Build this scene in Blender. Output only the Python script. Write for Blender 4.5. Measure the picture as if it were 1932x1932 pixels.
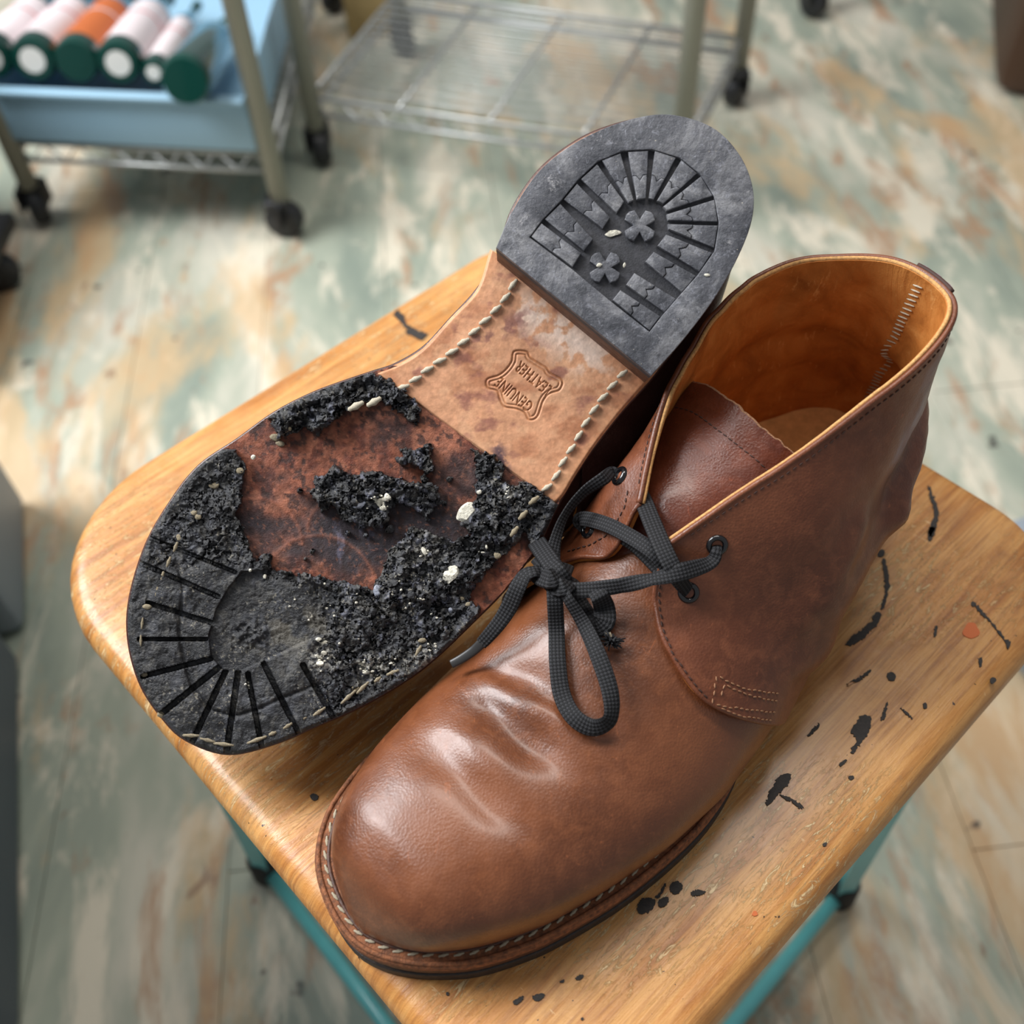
import bpy, bmesh, math, random
import numpy as np
from mathutils import Vector, Matrix
random.seed(7)
for o in list(bpy.data.objects): bpy.data.objects.remove(o)
SC = bpy.context.scene
COL = SC.collection
ZS = 0.45                       # height of the stool seat above the floor; coordinates below are measured from the seat

# ------------------------------------------------------------------ camera
F = 2000.0; CX = 966.0
_dn = np.array([(1050-CX)/F, (2560-CX)/F, 1.0]); _dn /= np.linalg.norm(_dn)
UPV = -_dn
_X = np.array([1., 0, 0]) - UPV*UPV[0]; _X /= np.linalg.norm(_X)
_Y = np.cross(UPV, _X)
RM = np.array([_X, _Y, UPV])    # photograph frame -> room frame
HC = 0.41
cam = bpy.data.cameras.new('camera'); camo = bpy.data.objects.new('camera', cam); COL.objects.link(camo)
m = Matrix.Identity(4)
for i in range(3):
    m[i][0] = RM[i, 0]; m[i][1] = -RM[i, 1]; m[i][2] = -RM[i, 2]
m[2][3] = HC + ZS
camo.matrix_world = m
cam.sensor_width = 36; cam.lens = 36*F/1932
cam.clip_start = .02
cam.dof.use_dof = True; cam.dof.focus_distance = 0.415; cam.dof.aperture_fstop = 7.0
SC.camera = camo

# ------------------------------------------------------------------ light
SC.view_settings.view_transform = 'Standard'; SC.view_settings.look = 'None'
SC.view_settings.gamma = 1; SC.view_settings.use_curve_mapping = False
SC.view_settings.exposure = 0.0
w = bpy.data.worlds.new('room'); SC.world = w; w.use_nodes = True
bg = w.node_tree.nodes['Background']; bg.inputs[0].default_value = (.93, .96, 1.0, 1); bg.inputs[1].default_value = .30
def area(name, loc, target, sx, sy, power, col):
    l = bpy.data.lights.new(name, 'AREA'); l.shape = 'RECTANGLE'; l.size = sx; l.size_y = sy; l.energy = power; l.color = col
    o = bpy.data.objects.new(name, l); COL.objects.link(o); o.location = loc
    d = Vector(target)-Vector(loc); o.rotation_euler = d.to_track_quat('-Z', 'Y').to_euler()
area('window_light', (-1.5, .8, 1.95), (0, .3, .45), 1.0, 1.2, 84, (.96, .98, 1.0))
area('ceiling_lamp', (.05, 1.15, 2.6), (0, .35, .4), 1.3, .35, 26, (1.0, .96, .9))

# ------------------------------------------------------------------ helpers
def srgb(c):
    return tuple((x/255/12.92) if x/255 <= .04045 else ((x/255+.055)/1.055)**2.4 for x in c)+(1,)
ORG = {}
def thing(name, label, cat, loc, group=None, kind=None):
    o = bpy.data.objects.new(name, None); COL.objects.link(o)
    o.empty_display_size = .02
    o.location = (loc[0], loc[1], loc[2]+ZS); o['label'] = label; o['category'] = cat
    if group: o['group'] = group
    if kind: o['kind'] = kind
    ORG[o.name] = np.array(o.location)
    return o
def obj(name, V, Fc, mat, parent=None, smooth=True, colors=None, uvs=None, label=None, recalc=False, autos=None):
    V = np.asarray(V, float).reshape(-1, 3) + np.array([0, 0, ZS])
    org = ORG[parent.name] if parent else V.mean(0)
    me = bpy.data.meshes.new(name)
    me.from_pydata((V-org).tolist(), [], [tuple(map(int, f)) for f in Fc])
    if recalc:
        bm = bmesh.new(); bm.from_mesh(me); bmesh.ops.recalc_face_normals(bm, faces=bm.faces); bm.to_mesh(me); bm.free()
    if smooth: me.polygons.foreach_set('use_smooth', [True]*len(me.polygons))
    if colors is not None:
        ca = me.color_attributes.new('Col', 'FLOAT_COLOR', 'POINT')
        c = np.ones((len(V), 4)); c[:, :3] = colors; ca.data.foreach_set('color', c.ravel())
    if uvs is not None:
        uvs = np.asarray(uvs, float)
        ul = me.uv_layers.new(name='UVMap'); li = np.zeros(len(me.loops), int); me.loops.foreach_get('vertex_index', li)
        ul.data.foreach_set('uv', uvs[li].ravel())
    me.materials.append(mat)
    if autos:
        me.set_sharp_from_angle(angle=math.radians(autos))
    o = bpy.data.objects.new(name, me); COL.objects.link(o)
    ORG[o.name] = org
    if parent: o.parent = parent
    else: o.location = org
    if label: o['label'] = label
    return o
def tag(o, label, cat, group=None):
    o['label'] = label; o['category'] = cat
    if group: o['group'] = group
    return o
def cr(P_, n, closed=False):
    """Catmull-Rom through points, n samples."""
    P_ = np.asarray(P_, float)
    if closed: Q_ = np.vstack([P_[-1], P_, P_[0], P_[1]]); seg = len(P_)
    else: Q_ = np.vstack([2*P_[0]-P_[1], P_, 2*P_[-1]-P_[-2]]); seg = len(P_)-1
    t = np.linspace(0, seg, n, endpoint=not closed); i = np.minimum(t.astype(int), seg-1); f = (t-i)[:, None]
    a, b, c, d = Q_[i], Q_[i+1], Q_[i+2], Q_[i+3]
    return .5*((2*b)+(-a+c)*f+(2*a-5*b+4*c-d)*f*f+(-a+3*b-3*c+d)*f**3)
def resample(P_, n, closed=False):
    P_ = np.asarray(P_, float)
    if closed: P_ = np.vstack([P_, P_[:1]])
    s = np.r_[0, np.cumsum(np.linalg.norm(np.diff(P_, axis=0), axis=1))]
    t = np.linspace(0, s[-1], n, endpoint=not closed)
    return np.stack([np.interp(t, s, P_[:, k]) for k in range(P_.shape[1])], 1)
def gridfaces(n, m_, off=0, cu=False, cv=False, flip=False):
    f = []
    for i in range(n if cu else n-1):
        for j in range(m_ if cv else m_-1):
            a = off+i*m_+j; b = off+((i+1) % n)*m_+j; c = off+((i+1) % n)*m_+(j+1) % m_; d = off+i*m_+(j+1) % m_
            f.append((a, d, c, b) if flip else (a, b, c, d))
    return f
def gnormals(G):
    du = np.gradient(G, axis=0); dv = np.gradient(G, axis=1)
    n = np.cross(du, dv); return n/np.maximum(np.linalg.norm(n, axis=2, keepdims=True), 1e-9)
def thickgrid(G, t_out, t_in, flip=False):
    """grid -> closed shell between offsets; returns V, faces"""
    N = gnormals(G)*(-1 if flip else 1)
    n, m_ = G.shape[:2]
    A = G+N*t_out; B = G+N*t_in
    V = np.vstack([A.reshape(-1, 3), B.reshape(-1, 3)]); k = n*m_
    fc = gridfaces(n, m_, 0, flip=flip)+gridfaces(n, m_, k, flip=not flip)
    for i in range(n-1):
        for j in (0, m_-1):
            a = i*m_+j; b = (i+1)*m_+j; fc.append((a, b, b+k, a+k))
    for j in range(m_-1):
        for i in (0, n-1):
            a = i*m_+j; b = i*m_+j+1; fc.append((a, b, b+k, a+k))
    return V, fc
def tube(path, r, seg=8, closed=False, rz=None, caps=True):
    P_ = np.asarray(path, float); n = len(P_)
    r = np.full(n, r) if np.isscalar(r) else np.asarray(r)
    T = np.gradient(P_, axis=0) if not closed else np.roll(P_, -1, 0)-np.roll(P_, 1, 0)
    T /= np.linalg.norm(T, axis=1, keepdims=True)
    up = np.array([0, 0, 1.]) if abs(T[0][2]) < .9 else np.array([1., 0, 0])
    V = []
    for i in range(n):
        x = up-T[i]*(up@T[i]); x /= np.linalg.norm(x); up = x; y = np.cross(T[i], x)
        for k in range(seg):
            a = 2*math.pi*(k+.5)/seg; V.append(P_[i]+r[i]*(math.cos(a)*x+math.sin(a)*y))
    fc = gridfaces(n, seg, 0, cu=closed, cv=True)
    if not closed and caps: fc += [tuple(range(seg)), tuple((n-1)*seg+k for k in range(seg))[::-1]]
    return np.array(V), fc
def merge(parts):
    V = []; fc = []; o = 0
    for v, f in parts:
        V.append(np.asarray(v).reshape(-1, 3)); fc += [tuple(i+o for i in q) for q in f]; o += len(V[-1])
    return np.vstack(V), fc
def box(c, s, R=None, bev=0):
    bm = bmesh.new(); bmesh.ops.create_cube(bm, size=1)
    for v in bm.verts: v.co = Vector((v.co.x*s[0], v.co.y*s[1], v.co.z*s[2]))
    if bev: bmesh.ops.bevel(bm, geom=bm.edges[:], offset=bev, segments=2, affect='EDGES', profile=.5)
    V = np.array([v.co[:] for v in bm.verts]); fc = [[v.index for v in f.verts] for f in bm.faces]; bm.free()
    if R is not None: V = V@np.asarray(R).T
    return V+np.asarray(c), fc
def lathe(prof, seg, origin, axis, xdir=None):
    """prof: (r, h) pairs along axis"""
    ax = np.asarray(axis, float); ax /= np.linalg.norm(ax)
    x = np.array([0, 0, 1.]) if abs(ax[2]) < .9 else np.array([1., 0, 0]); x = x-ax*(x@ax); x /= np.linalg.norm(x); y = np.cross(ax, x)
    V = []
    for r, h in prof:
        for k in range(seg):
            a = 2*math.pi*k/seg; V.append(np.asarray(origin)+ax*h+max(r, 1e-5)*(math.cos(a)*x+math.sin(a)*y))
    return np.array(V), gridfaces(len(prof), seg, cv=True)
def fill2d(loops, h, bevel=0.0, seg=2):
    """2-D outline (with holes) extruded from 0 to h; returns V (x,y,z), faces"""
    c = bpy.data.curves.new('t', 'CURVE'); c.dimensions = '2D'; c.fill_mode = 'BOTH'
    for lp in loops:
        s = c.splines.new('POLY'); s.points.add(len(lp)-1)
        for p, q in zip(s.points, lp): p.co = (q[0], q[1], 0, 1)
        s.use_cyclic_u = True
    c.extrude = max(h/2-bevel, 1e-6); c.bevel_depth = bevel; c.bevel_resolution = seg; c.offset = -bevel
    o = bpy.data.objects.new('t', c); COL.objects.link(o)
    dg = bpy.context.evaluated_depsgraph_get(); me = bpy.data.meshes.new_from_object(o.evaluated_get(dg))
    bm = bmesh.new(); bm.from_mesh(me); bmesh.ops.remove_doubles(bm, verts=bm.verts, dist=1e-5*max(1, abs(h)))
    V = np.array([v.co[:] for v in bm.verts]); bm.verts.index_update(); fc = [[v.index for v in f.verts] for f in bm.faces]
    bm.free(); bpy.data.objects.remove(o); bpy.data.curves.remove(c); bpy.data.meshes.remove(me)
    V[:, 2] += h/2
    return V, fc
# numpy value noise
_rs = np.random.RandomState(3); _TB = _rs.rand(256, 256)
def vn(x, y):
    xi = np.floor(x).astype(int); yi = np.floor(y).astype(int); fx = x-xi; fy = y-yi
    fx = fx*fx*(3-2*fx); fy = fy*fy*(3-2*fy)
    g = lambda i, j: _TB[i % 256, j % 256]
    return (g(xi, yi)*(1-fx)+g(xi+1, yi)*fx)*(1-fy)+(g(xi, yi+1)*(1-fx)+g(xi+1, yi+1)*fx)*fy
def fbm(x, y, o=4):
    s = 0; a = .5; t = 0
    for k in range(o): s = s+a*vn(x*2**k+17*k, y*2**k+31*k); t += a; a *= .5
    return s/t
def cellnoise(x, y):
    """returns (F1, F2-F1, id)"""
    xi = np.floor(x).astype(int); yi = np.floor(y).astype(int); f1 = np.full(x.shape, 9.); f2 = np.full(x.shape, 9.); idv = np.zeros(x.shape)
    for i in (-1, 0, 1):
        for j in (-1, 0, 1):
            a = xi+i; b = yi+j
            px = a+_TB[a % 256, b % 256]; py = b+_TB[(a+91) % 256, (b+47) % 256]
            d = np.hypot(px-x, py-y); n = d < f1
            f2 = np.where(n, f1, np.minimum(f2, d)); idv = np.where(n, _TB[(a+13) % 256, (b+77) % 256], idv); f1 = np.where(n, d, f1)
    return f1, f2-f1, idv
def inpoly(x, y, P_):
    P_ = np.asarray(P_, float); r = np.zeros(x.shape, bool); j = len(P_)-1
    for i in range(len(P_)):
        xi, yi = P_[i]; xj, yj = P_[j]
        if yi != yj:
            c = ((yi > y) != (yj > y)) & (x < (xj-xi)*(y-yi)/(yj-yi)+xi); r ^= c
        j = i
    return r
def sdpoly(x, y, P_, near=False):
    """signed distance, + inside"""
    P_ = np.asarray(P_, float); d = np.full(x.shape, 1e9); nx = x.copy(); ny = y.copy()
    for i in range(len(P_)):
        a = P_[i-1]; b = P_[i]; e = b-a; L2 = max(e@e, 1e-12)
        t = np.clip(((x-a[0])*e[0]+(y-a[1])*e[1])/L2, 0, 1); qx = a[0]+t*e[0]; qy = a[1]+t*e[1]
        dd = np.hypot(x-qx, y-qy); k = dd < d; d = np.where(k, dd, d)
        if near: nx = np.where(k, qx, nx); ny = np.where(k, qy, ny)
    s = np.where(inpoly(x, y, P_), d, -d)
    return (s, nx, ny) if near else s
def segd(x, y, a, b):
    a = np.array(a, float); b = np.array(b, float); e = b-a
    t = np.clip(((x-a[0])*e[0]+(y-a[1])*e[1])/(e@e), 0, 1); return np.hypot(x-a[0]-t*e[0], y-a[1]-t*e[1])
sst = lambda a, b, x: (lambda t: t*t*(3-2*t))(np.clip((x-a)/(b-a), 0, 1))

# measured frames: a point of the photograph at height z over the seat
def P3(u, v, z=0.0):
    d = RM@np.array([(u-CX)/F, (v-CX)/F, 1.]); t = (z-HC)/d[2]; return np.array([d[0]*t, d[1]*t, z])
# upright boot frame: a = toe to heel, b = towards its outer side, z up
TH = math.radians(44.5); T0 = np.array([-.0795, .118]); HD = np.array([math.cos(TH), math.sin(TH)]); RT = np.array([math.sin(TH), -math.cos(TH)])
def BW(p):
    p = np.asarray(p, float); xy = T0+p[..., :1]*HD+p[..., 1:2]*RT; return np.concatenate([xy, p[..., 2:3]], -1)
def Q(u, v, z):
    w_ = P3(u, v, z); d = w_[:2]-T0; return np.array([d@HD, d@RT, z])
# overturned boot frame: sole face plane, wv = height above the leather sole face (towards the viewer's side)
DL = 0.417
def LW(p):
    p = np.asarray(p, float); d = DL-p[..., 2]
    c = np.stack([(p[..., 0]-CX)/F*d, (p[..., 1]-CX)/F*d, d], -1)
    return c@RM.T+np.array([0, 0, HC])

# ------------------------------------------------------------------ materials
def N(nt, typ, **kw):
    n = nt.nodes.new(typ)
    for k, v in kw.items():
        if k == 'op': n.operation = v
        elif hasattr(n, k): setattr(n, k, v)
    return n
class M:
    def __init__(s, name, rough=.5, spec=.5, metal=0, coat=0):
        s.m = bpy.data.materials.new(name); s.m.use_nodes = True; s.nt = s.m.node_tree; s.b = s.nt.nodes['Principled BSDF']
        s.b.inputs['Roughness'].default_value = rough; s.b.inputs['Specular IOR Level'].default_value = spec; s.b.inputs['Metallic'].default_value = metal
        s.b.inputs['Coat Weight'].default_value = coat; s.tc = s.nt.nodes.new('ShaderNodeTexCoord'); s.h = None; s.k = 0
    def L(s, a, b): s.nt.links.new(a, b)
    def co(s, scale=(1, 1, 1), rot=(0, 0, 0), src='Object'):
        mp = s.nt.nodes.new('ShaderNodeMapping'); mp.inputs['Scale'].default_value = scale; mp.inputs['Rotation'].default_value = rot
        s.L(s.tc.outputs[src], mp.inputs['Vector']); return mp.outputs[0]
    def noise(s, scale, det=4, rough=.55, co=None, dist=0):
        n = s.nt.nodes.new('ShaderNodeTexNoise'); n.inputs['Scale'].default_value = scale; n.inputs['Detail'].default_value = det; n.inputs['Roughness'].default_value = rough; n.inputs['Distortion'].default_value = dist
        s.L(co if co else s.co(), n.inputs['Vector']); return n.outputs['Fac']
    def vor(s, scale, co=None, feat='F1', out='Distance'):
        n = s.nt.nodes.new('ShaderNodeTexVoronoi'); n.feature = feat; n.inputs['Scale'].default_value = scale
        s.L(co if co else s.co(), n.inputs['Vector']); return n.outputs[out]
    def ramp(s, fac, stops):
        r = s.nt.nodes.new('ShaderNodeValToRGB'); el = r.color_ramp.elements
        while len(el) < len(stops): el.new(.5)
        for e, (p, c) in zip(el, stops): e.position = p; e.color = srgb(c) if len(c) == 3 and max(c) > 1 else (tuple(c)+(1,) if len(c) == 3 else c)
        s.L(fac, r.inputs[0]); return r.outputs[0]
    def step(s, fac, a, b):
        r = s.nt.nodes.new('ShaderNodeMapRange'); r.inputs['From Min'].default_value = a; r.inputs['From Max'].default_value = b; s.L(fac, r.inputs['Value']); return r.outputs[0]
    def mix(s, f, a, b, mode='MIX'):
        n = s.nt.nodes.new('ShaderNodeMix'); n.data_type = 'RGBA'; n.blend_type = mode
        for sock, v in ((n.inputs[0], f), (n.inputs[6], a), (n.inputs[7], b)):
            if isinstance(v, (int, float)): sock.default_value = v
            elif isinstance(v, tuple): sock.default_value = srgb(v)
            else: s.L(v, sock)
        return n.outputs[2]
    def math(s, op, a, b=0.):
        n = s.nt.nodes.new('ShaderNodeMath'); n.operation = op
        for sock, v in zip(n.inputs, (a, b)):
            if isinstance(v, (int, float)): sock.default_value = v
            else: s.L(v, sock)
        return n.outputs[0]
    def attr(s, name='Col'):
        n = s.nt.nodes.new('ShaderNodeAttribute'); n.attribute_name = name; return n
    def col(s, c):
        if isinstance(c, tuple): s.b.inputs['Base Color'].default_value = srgb(c)
        else: s.L(c, s.b.inputs['Base Color'])
        return s
    def rough(s, f): s.L(f, s.b.inputs['Roughness']); return s
    def bump(s, h, dist, strength=1.0):
        n = s.nt.nodes.new('ShaderNodeBump'); n.inputs['Distance'].default_value = dist; n.inputs['Strength'].default_value = strength
        s.L(h, n.inputs['Height'])
        if s.h: s.L(s.h, n.inputs['Normal'])
        s.h = n.outputs[0]; s.L(s.h, s.b.inputs['Normal']); return s

def leather(name, c_dark, c_mid, c_light, rough=.38, grain=1.0, coat=.15):
    k = M(name, rough=rough, spec=.45, coat=coat); k.b.inputs['Coat Roughness'].default_value = .24
    big = k.noise(22, 3, .5); med = k.noise(160, 6, .65, dist=.6)
    c = k.ramp(big, [(.3, c_dark), (.5, c_mid), (.72, c_light)])
    c = k.mix(k.step(med, .45, .8), c, c_light)
    c = k.mix(k.math('MULTIPLY', k.step(k.noise(260, 3, .7, co=k.co((1, .25, 1), (0, 0, .6)), dist=2.5), .64, .72), .35), c, tuple(min(255, int(x*1.35)) for x in c_light))
    k.col(c)
    k.rough(k.ramp(k.noise(90, 5, .6), [(.3, (rough-.08,)*3), (.7, (rough+.12,)*3)]))
    k.bump(k.noise(1400, 3, .6), .00018*grain, .5); k.bump(k.vor(950), .00022*grain, .4); k.bump(k.noise(90, 3, .5), .0005, .3)
    return k.m
M_vamp = leather('brown_leather', (80, 42, 22), (106, 59, 33), (126, 74, 44), rough=.36, coat=.3)
M_quart = leather('brown_leather_quarter', (86, 44, 25), (106, 57, 34), (128, 74, 47), rough=.42)
M_tongue = leather('dark_leather', (78, 34, 20), (92, 44, 27), (112, 58, 38), rough=.33)
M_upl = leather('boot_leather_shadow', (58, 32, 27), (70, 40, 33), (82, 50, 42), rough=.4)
def mk_lining():
    k = M('lining', rough=.6, spec=.3)
    c = k.ramp(k.noise(45, 6, .6, dist=.8), [(.3, (150, 88, 36)), (.5, (184, 114, 52)), (.7, (206, 138, 72))])
    k.col(k.mix(k.step(k.noise(300, 4, .7, co=k.co((1, .3, .3))), .6, .8), c, (228, 170, 104)))
    k.bump(k.noise(60, 5, .6, co=k.co((1, 1, .35)), dist=1), .003, .5); k.bump(k.noise(1200, 3), .0002, .5); return k.m
M_lining = mk_lining()
def simple(name, c, rough=.5, metal=0, spec=.5, var=.0, sc=300, bump=0, coat=0):
    k = M(name, rough=rough, metal=metal, spec=spec, coat=coat)
    if var:
        lo = tuple(int(x*(1-var)) for x in c); hi = tuple(min(255, int(x*(1+var))) for x in c)
        k.col(k.ramp(k.noise(sc, 5, .6), [(.3, lo), (.7, hi)]))
    else: k.col(c)
    if bump: k.bump(k.noise(sc*3, 4), bump, .6)
    return k.m
M_cut = simple('cut_edge', (196, 148, 92), .8, var=.15, sc=900, bump=.0003)
M_suede = simple('rough_suede', (150, 112, 84), .9, var=.25, sc=1500, bump=.0006)
M_insole = simple('insole_leather', (240, 202, 138), .7, var=.08, sc=200, bump=.0001)
M_welt = simple('welt_leather', (120, 74, 46), .8, var=.3, sc=500, bump=.0008)
M_mid = simple('midsole_edge', (76, 46, 32), .55, var=.25, sc=400, bump=.0004)
M_outs = simple('outsole_rubber_dark', (44, 36, 32), .6, var=.3, sc=500, bump=.0004)
M_stitch = simple('waxed_thread', (166, 154, 132), .75, var=.15, sc=2500, bump=.0003)
M_thread = simple('pale_thread', (188, 178, 158), .75, var=.15, sc=2500, bump=.0003)
M_dirty = simple('dirty_thread', (140, 128, 106), .85, var=.25, sc=2500, bump=.0004)
M_stitchd = simple('brown_thread', (62, 38, 30), .7)
M_stitcht = simple('tan_thread', (150, 108, 78), .7)
M_black = simple('black_enamel', (16, 16, 19), .22, coat=.6)
M_holeshade = simple('eyelet_shade_disc', (6, 5, 5), .8)
def mk_lace():
    k = M('black_lace', rough=.7, spec=.3)
    a = k.nt.nodes.new('ShaderNodeMapping'); a.inputs['Rotation'].default_value = (0, 0, math.radians(45)); k.L(k.tc.outputs['UV'], a.inputs[0])
    w1 = k.nt.nodes.new('ShaderNodeSeparateXYZ'); k.L(a.outputs[0], w1.inputs[0])
    sx = k.math('SINE', k.math('MULTIPLY', w1.outputs[0], 2*math.pi)); sy = k.math('SINE', k.math('MULTIPLY', w1.outputs[1], 2*math.pi))
    f = k.step(k.math('MULTIPLY', sx, sy), -.35, .35)
    k.col(k.mix(f, (10, 10, 12), (42, 42, 45))); k.bump(f, .0003, .8); return k.m
M_lace = mk_lace()
M_aglet = simple('aglet', (44, 43, 43), .4)
def attrmat(name, rough=.6, spec=.5, nsc=900, amp=.0004, var=.35):
    k = M(name, rough=rough, spec=spec); a = k.attr()
    n = k.ramp(k.noise(nsc, 6, .7), [(.25, (1-var,)*3), (.75, (1+var if 1+var < 1 else 1.,)*3)])
    k.col(k.mix(1., a.outputs['Color'], n, 'MULTIPLY')); k.bump(k.noise(nsc*1.5, 4, .65), amp, .7); return k
M_rub = attrmat('crumbled_rubber', rough=.46, spec=.5, nsc=700, amp=.0009, var=.45).m
M_red = attrmat('scorched_leather', rough=.7, nsc=900, amp=.0005, var=.4).m
M_tan = attrmat('sole_leather', rough=.55, nsc=350, amp=.00015, var=.14).m
def mk_heel():
    k = M('heel_rubber', rough=.5, spec=.5)
    n = k.noise(42, 7, .72, dist=.5)
    c = k.ramp(n, [(.32, (58, 60, 67)), (.5, (88, 89, 95)), (.66, (140, 140, 143))])
    c = k.mix(k.math('MULTIPLY', k.step(k.noise(330, 6, .75, dist=1), .55, .72), .8), c, (152, 154, 164))
    c = k.mix(k.step(k.noise(1000, 3, .6), .70, .76), c, (190, 182, 168))
    c = k.mix(k.math('MULTIPLY', k.step(k.noise(130, 6, .75), .54, .66), .6), c, (44, 46, 52))
    c = k.mix(k.math('MULTIPLY', k.step(k.noise(55, 7, .8, dist=.8), .60, .68), .8), c, (176, 174, 176))
    k.col(c); k.bump(k.noise(420, 6, .7), .0007, .7); k.bump(k.noise(110, 4), .0012, .5); return k.m
M_heel = mk_heel()
M_heelbase = simple('heel_rubber_recess', (62, 62, 66), .75, var=.2, sc=500, bump=.0003)
M_stack = simple('heel_stack', (92, 60, 44), .6, var=.2, sc=300, bump=.0003)
M_stone = simple('stone', (214, 208, 192), .7, var=.2, sc=900, bump=.0008)
M_stoneg = simple('stone_grey', (140, 144, 156), .5, var=.3, sc=900, bump=.0008)
M_teal = simple('teal_enamel', (96, 178, 180), .35, var=.06, sc=30, coat=.3)
M_rubfoot = simple('rubber_foot', (22, 24, 26), .6)
def mk_wood():
    k = M('varnished_wood', rough=.4, spec=.5, coat=.3); k.b.inputs['Coat Roughness'].default_value = .22
    an = math.radians(-43.6)
    def gco(sx, sy):
        a = k.nt.nodes.new('ShaderNodeMapping'); a.inputs['Rotation'].default_value = (0, 0, an); k.L(k.tc.outputs['Object'], a.inputs[0])
        b = k.nt.nodes.new('ShaderNodeMapping'); b.inputs['Scale'].default_value = (sx, sy, 1); k.L(a.outputs[0], b.inputs[0]); return b.outputs[0]
    g = k.noise(1, 6, .6, co=gco(8, 120), dist=.8); g2 = k.noise(1, 5, .6, co=gco(28, 560), dist=.3)
    c = k.ramp(g, [(.28, (158, 96, 40)), (.45, (192, 130, 64)), (.58, (210, 154, 88)), (.75, (174, 110, 48))])
    c = k.mix(k.math('MULTIPLY', k.step(g2, .46, .70), .7), c, (142, 84, 38))
    c = k.mix(k.math('MULTIPLY', k.step(k.noise(13, 5, .6), .48, .68), .45), c, (232, 178, 112))
    c = k.mix(k.math('MULTIPLY', k.step(k.noise(30, 6, .7, dist=.5), .56, .7), .4), c, (140, 92, 56))
    zone = k.step(k.noise(8, 3, .5), .46, .58)
    s1 = k.math('MULTIPLY', k.step(k.noise(1, 7, .78, co=gco(70, 300), dist=2.2), .54, .60), zone)
    c = k.mix(k.math('MULTIPLY', s1, .8), c, (240, 212, 160))
    s2 = k.step(k.noise(1, 3, .6, co=gco(420, 60), dist=.6), .72, .74)
    c = k.mix(k.math('MULTIPLY', s2, .5), c, (236, 200, 150))
    sp = k.step(k.noise(420, 2, .5), .73, .75); c = k.mix(sp, c, (58, 38, 26))
    k.col(c); k.rough(k.ramp(k.noise(60, 5, .7), [(.3, (.3,)*3), (.7, (.55,)*3)]))
    k.bump(g2, .0005, .6); k.bump(s1, .0006, .6); k.bump(k.noise(150, 6, .7), .0008, .5); return k.m
M_wood = mk_wood()
M_paint = simple('dried_black_paint', (38, 32, 28), .55, var=.4, sc=900, bump=.0003)
M_paintr = simple('dried_orange_paint', (204, 104, 48), .6)
def mk_floor():
    k = M('peeling_painted_floor', rough=.5, spec=.4)
    an = math.radians(-6)
    def gco(sx, sy):
        a = k.nt.nodes.new('ShaderNodeMapping'); a.inputs['Rotation'].default_value = (0, 0, an); k.L(k.tc.outputs['Object'], a.inputs[0])
        b = k.nt.nodes.new('ShaderNodeMapping'); b.inputs['Scale'].default_value = (sx, sy, 1); k.L(a.outputs[0], b.inputs[0]); return b.outputs[0]
    n1 = k.noise(1, 5, .6, co=gco(7, 2.5), dist=.4)
    c = k.ramp(n1, [(.36, (128, 138, 126)), (.5, (156, 162, 146)), (.62, (192, 188, 172))])
    big = k.noise(1, 3, .5, co=gco(1.6, 1.0))
    n2 = k.noise(1, 6, .68, co=gco(15, 5), dist=.5)
    c = k.mix(k.math('MULTIPLY', k.step(n2, .50, .60), .85), c, (216, 206, 186))
    n3 = k.noise(1, 7, .68, co=gco(17, 5.5), dist=.5); n3 = k.math('ADD', n3, k.math('MULTIPLY', k.math('SUBTRACT', big, .5), .35))
    c = k.mix(k.math('MULTIPLY', k.step(n3, .545, .64), .8), c, (164, 124, 92))
    n4 = k.noise(1, 6, .65, co=gco(8, 3.0), dist=.4); n4 = k.math('ADD', n4, k.math('MULTIPLY', k.math('SUBTRACT', big, .5), .45))
    c = k.mix(k.math('MULTIPLY', k.step(n4, .53, .63), .65), c, (200, 166, 122))
    c = k.mix(k.math('MULTIPLY', k.step(k.noise(1, 5, .6, co=gco(38, 16), dist=.5), .66, .70), .6), c, (122, 88, 66))
    c = k.mix(k.math('MULTIPLY', k.step(k.noise(24, 2, .5), .72, .74), .8), c, (56, 52, 50))
    k.col(c); k.bump(n3, .0006, .3); return k.m
M_floor = mk_floor()
M_chrome = simple('grey_post', (150, 150, 138), .45, metal=.3)
M_wire = simple('chrome_wire', (176, 178, 176), .35, metal=.6)
M_caster = simple('caster_rubber', (30, 31, 34), .5)
M_bin = simple('pale_blue_plastic', (150, 186, 208), .45)
M_glass = simple('dark_green_glass', (14, 62, 54), .12, coat=.5)
M_plabel = simple('bottle_paper', (226, 214, 216), .7)
M_olabel = simple('bottle_orange_paper', (196, 104, 52), .6)
M_ring = simple('bottle_red_line', (200, 96, 100), .7)
M_white = simple('bottle_white_disc', (222, 222, 218), .6)
M_greyL = simple('pale_grey_plastic', (132, 140, 148), .5)
M_greyD = simple('mid_grey_plastic', (78, 88, 98), .5)
M_bag = simple('black_fabric', (20, 26, 26), .7)
M_greenl = simple('green_strip', (70, 130, 84), .6)
M_brown = simple('dark_brown_wood', (70, 48, 34), .5)
M_blued = simple('blue_plastic', (60, 110, 160), .5)
M_card = simple('kraft_card', (176, 152, 104), .8, var=.1, sc=20)

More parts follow.
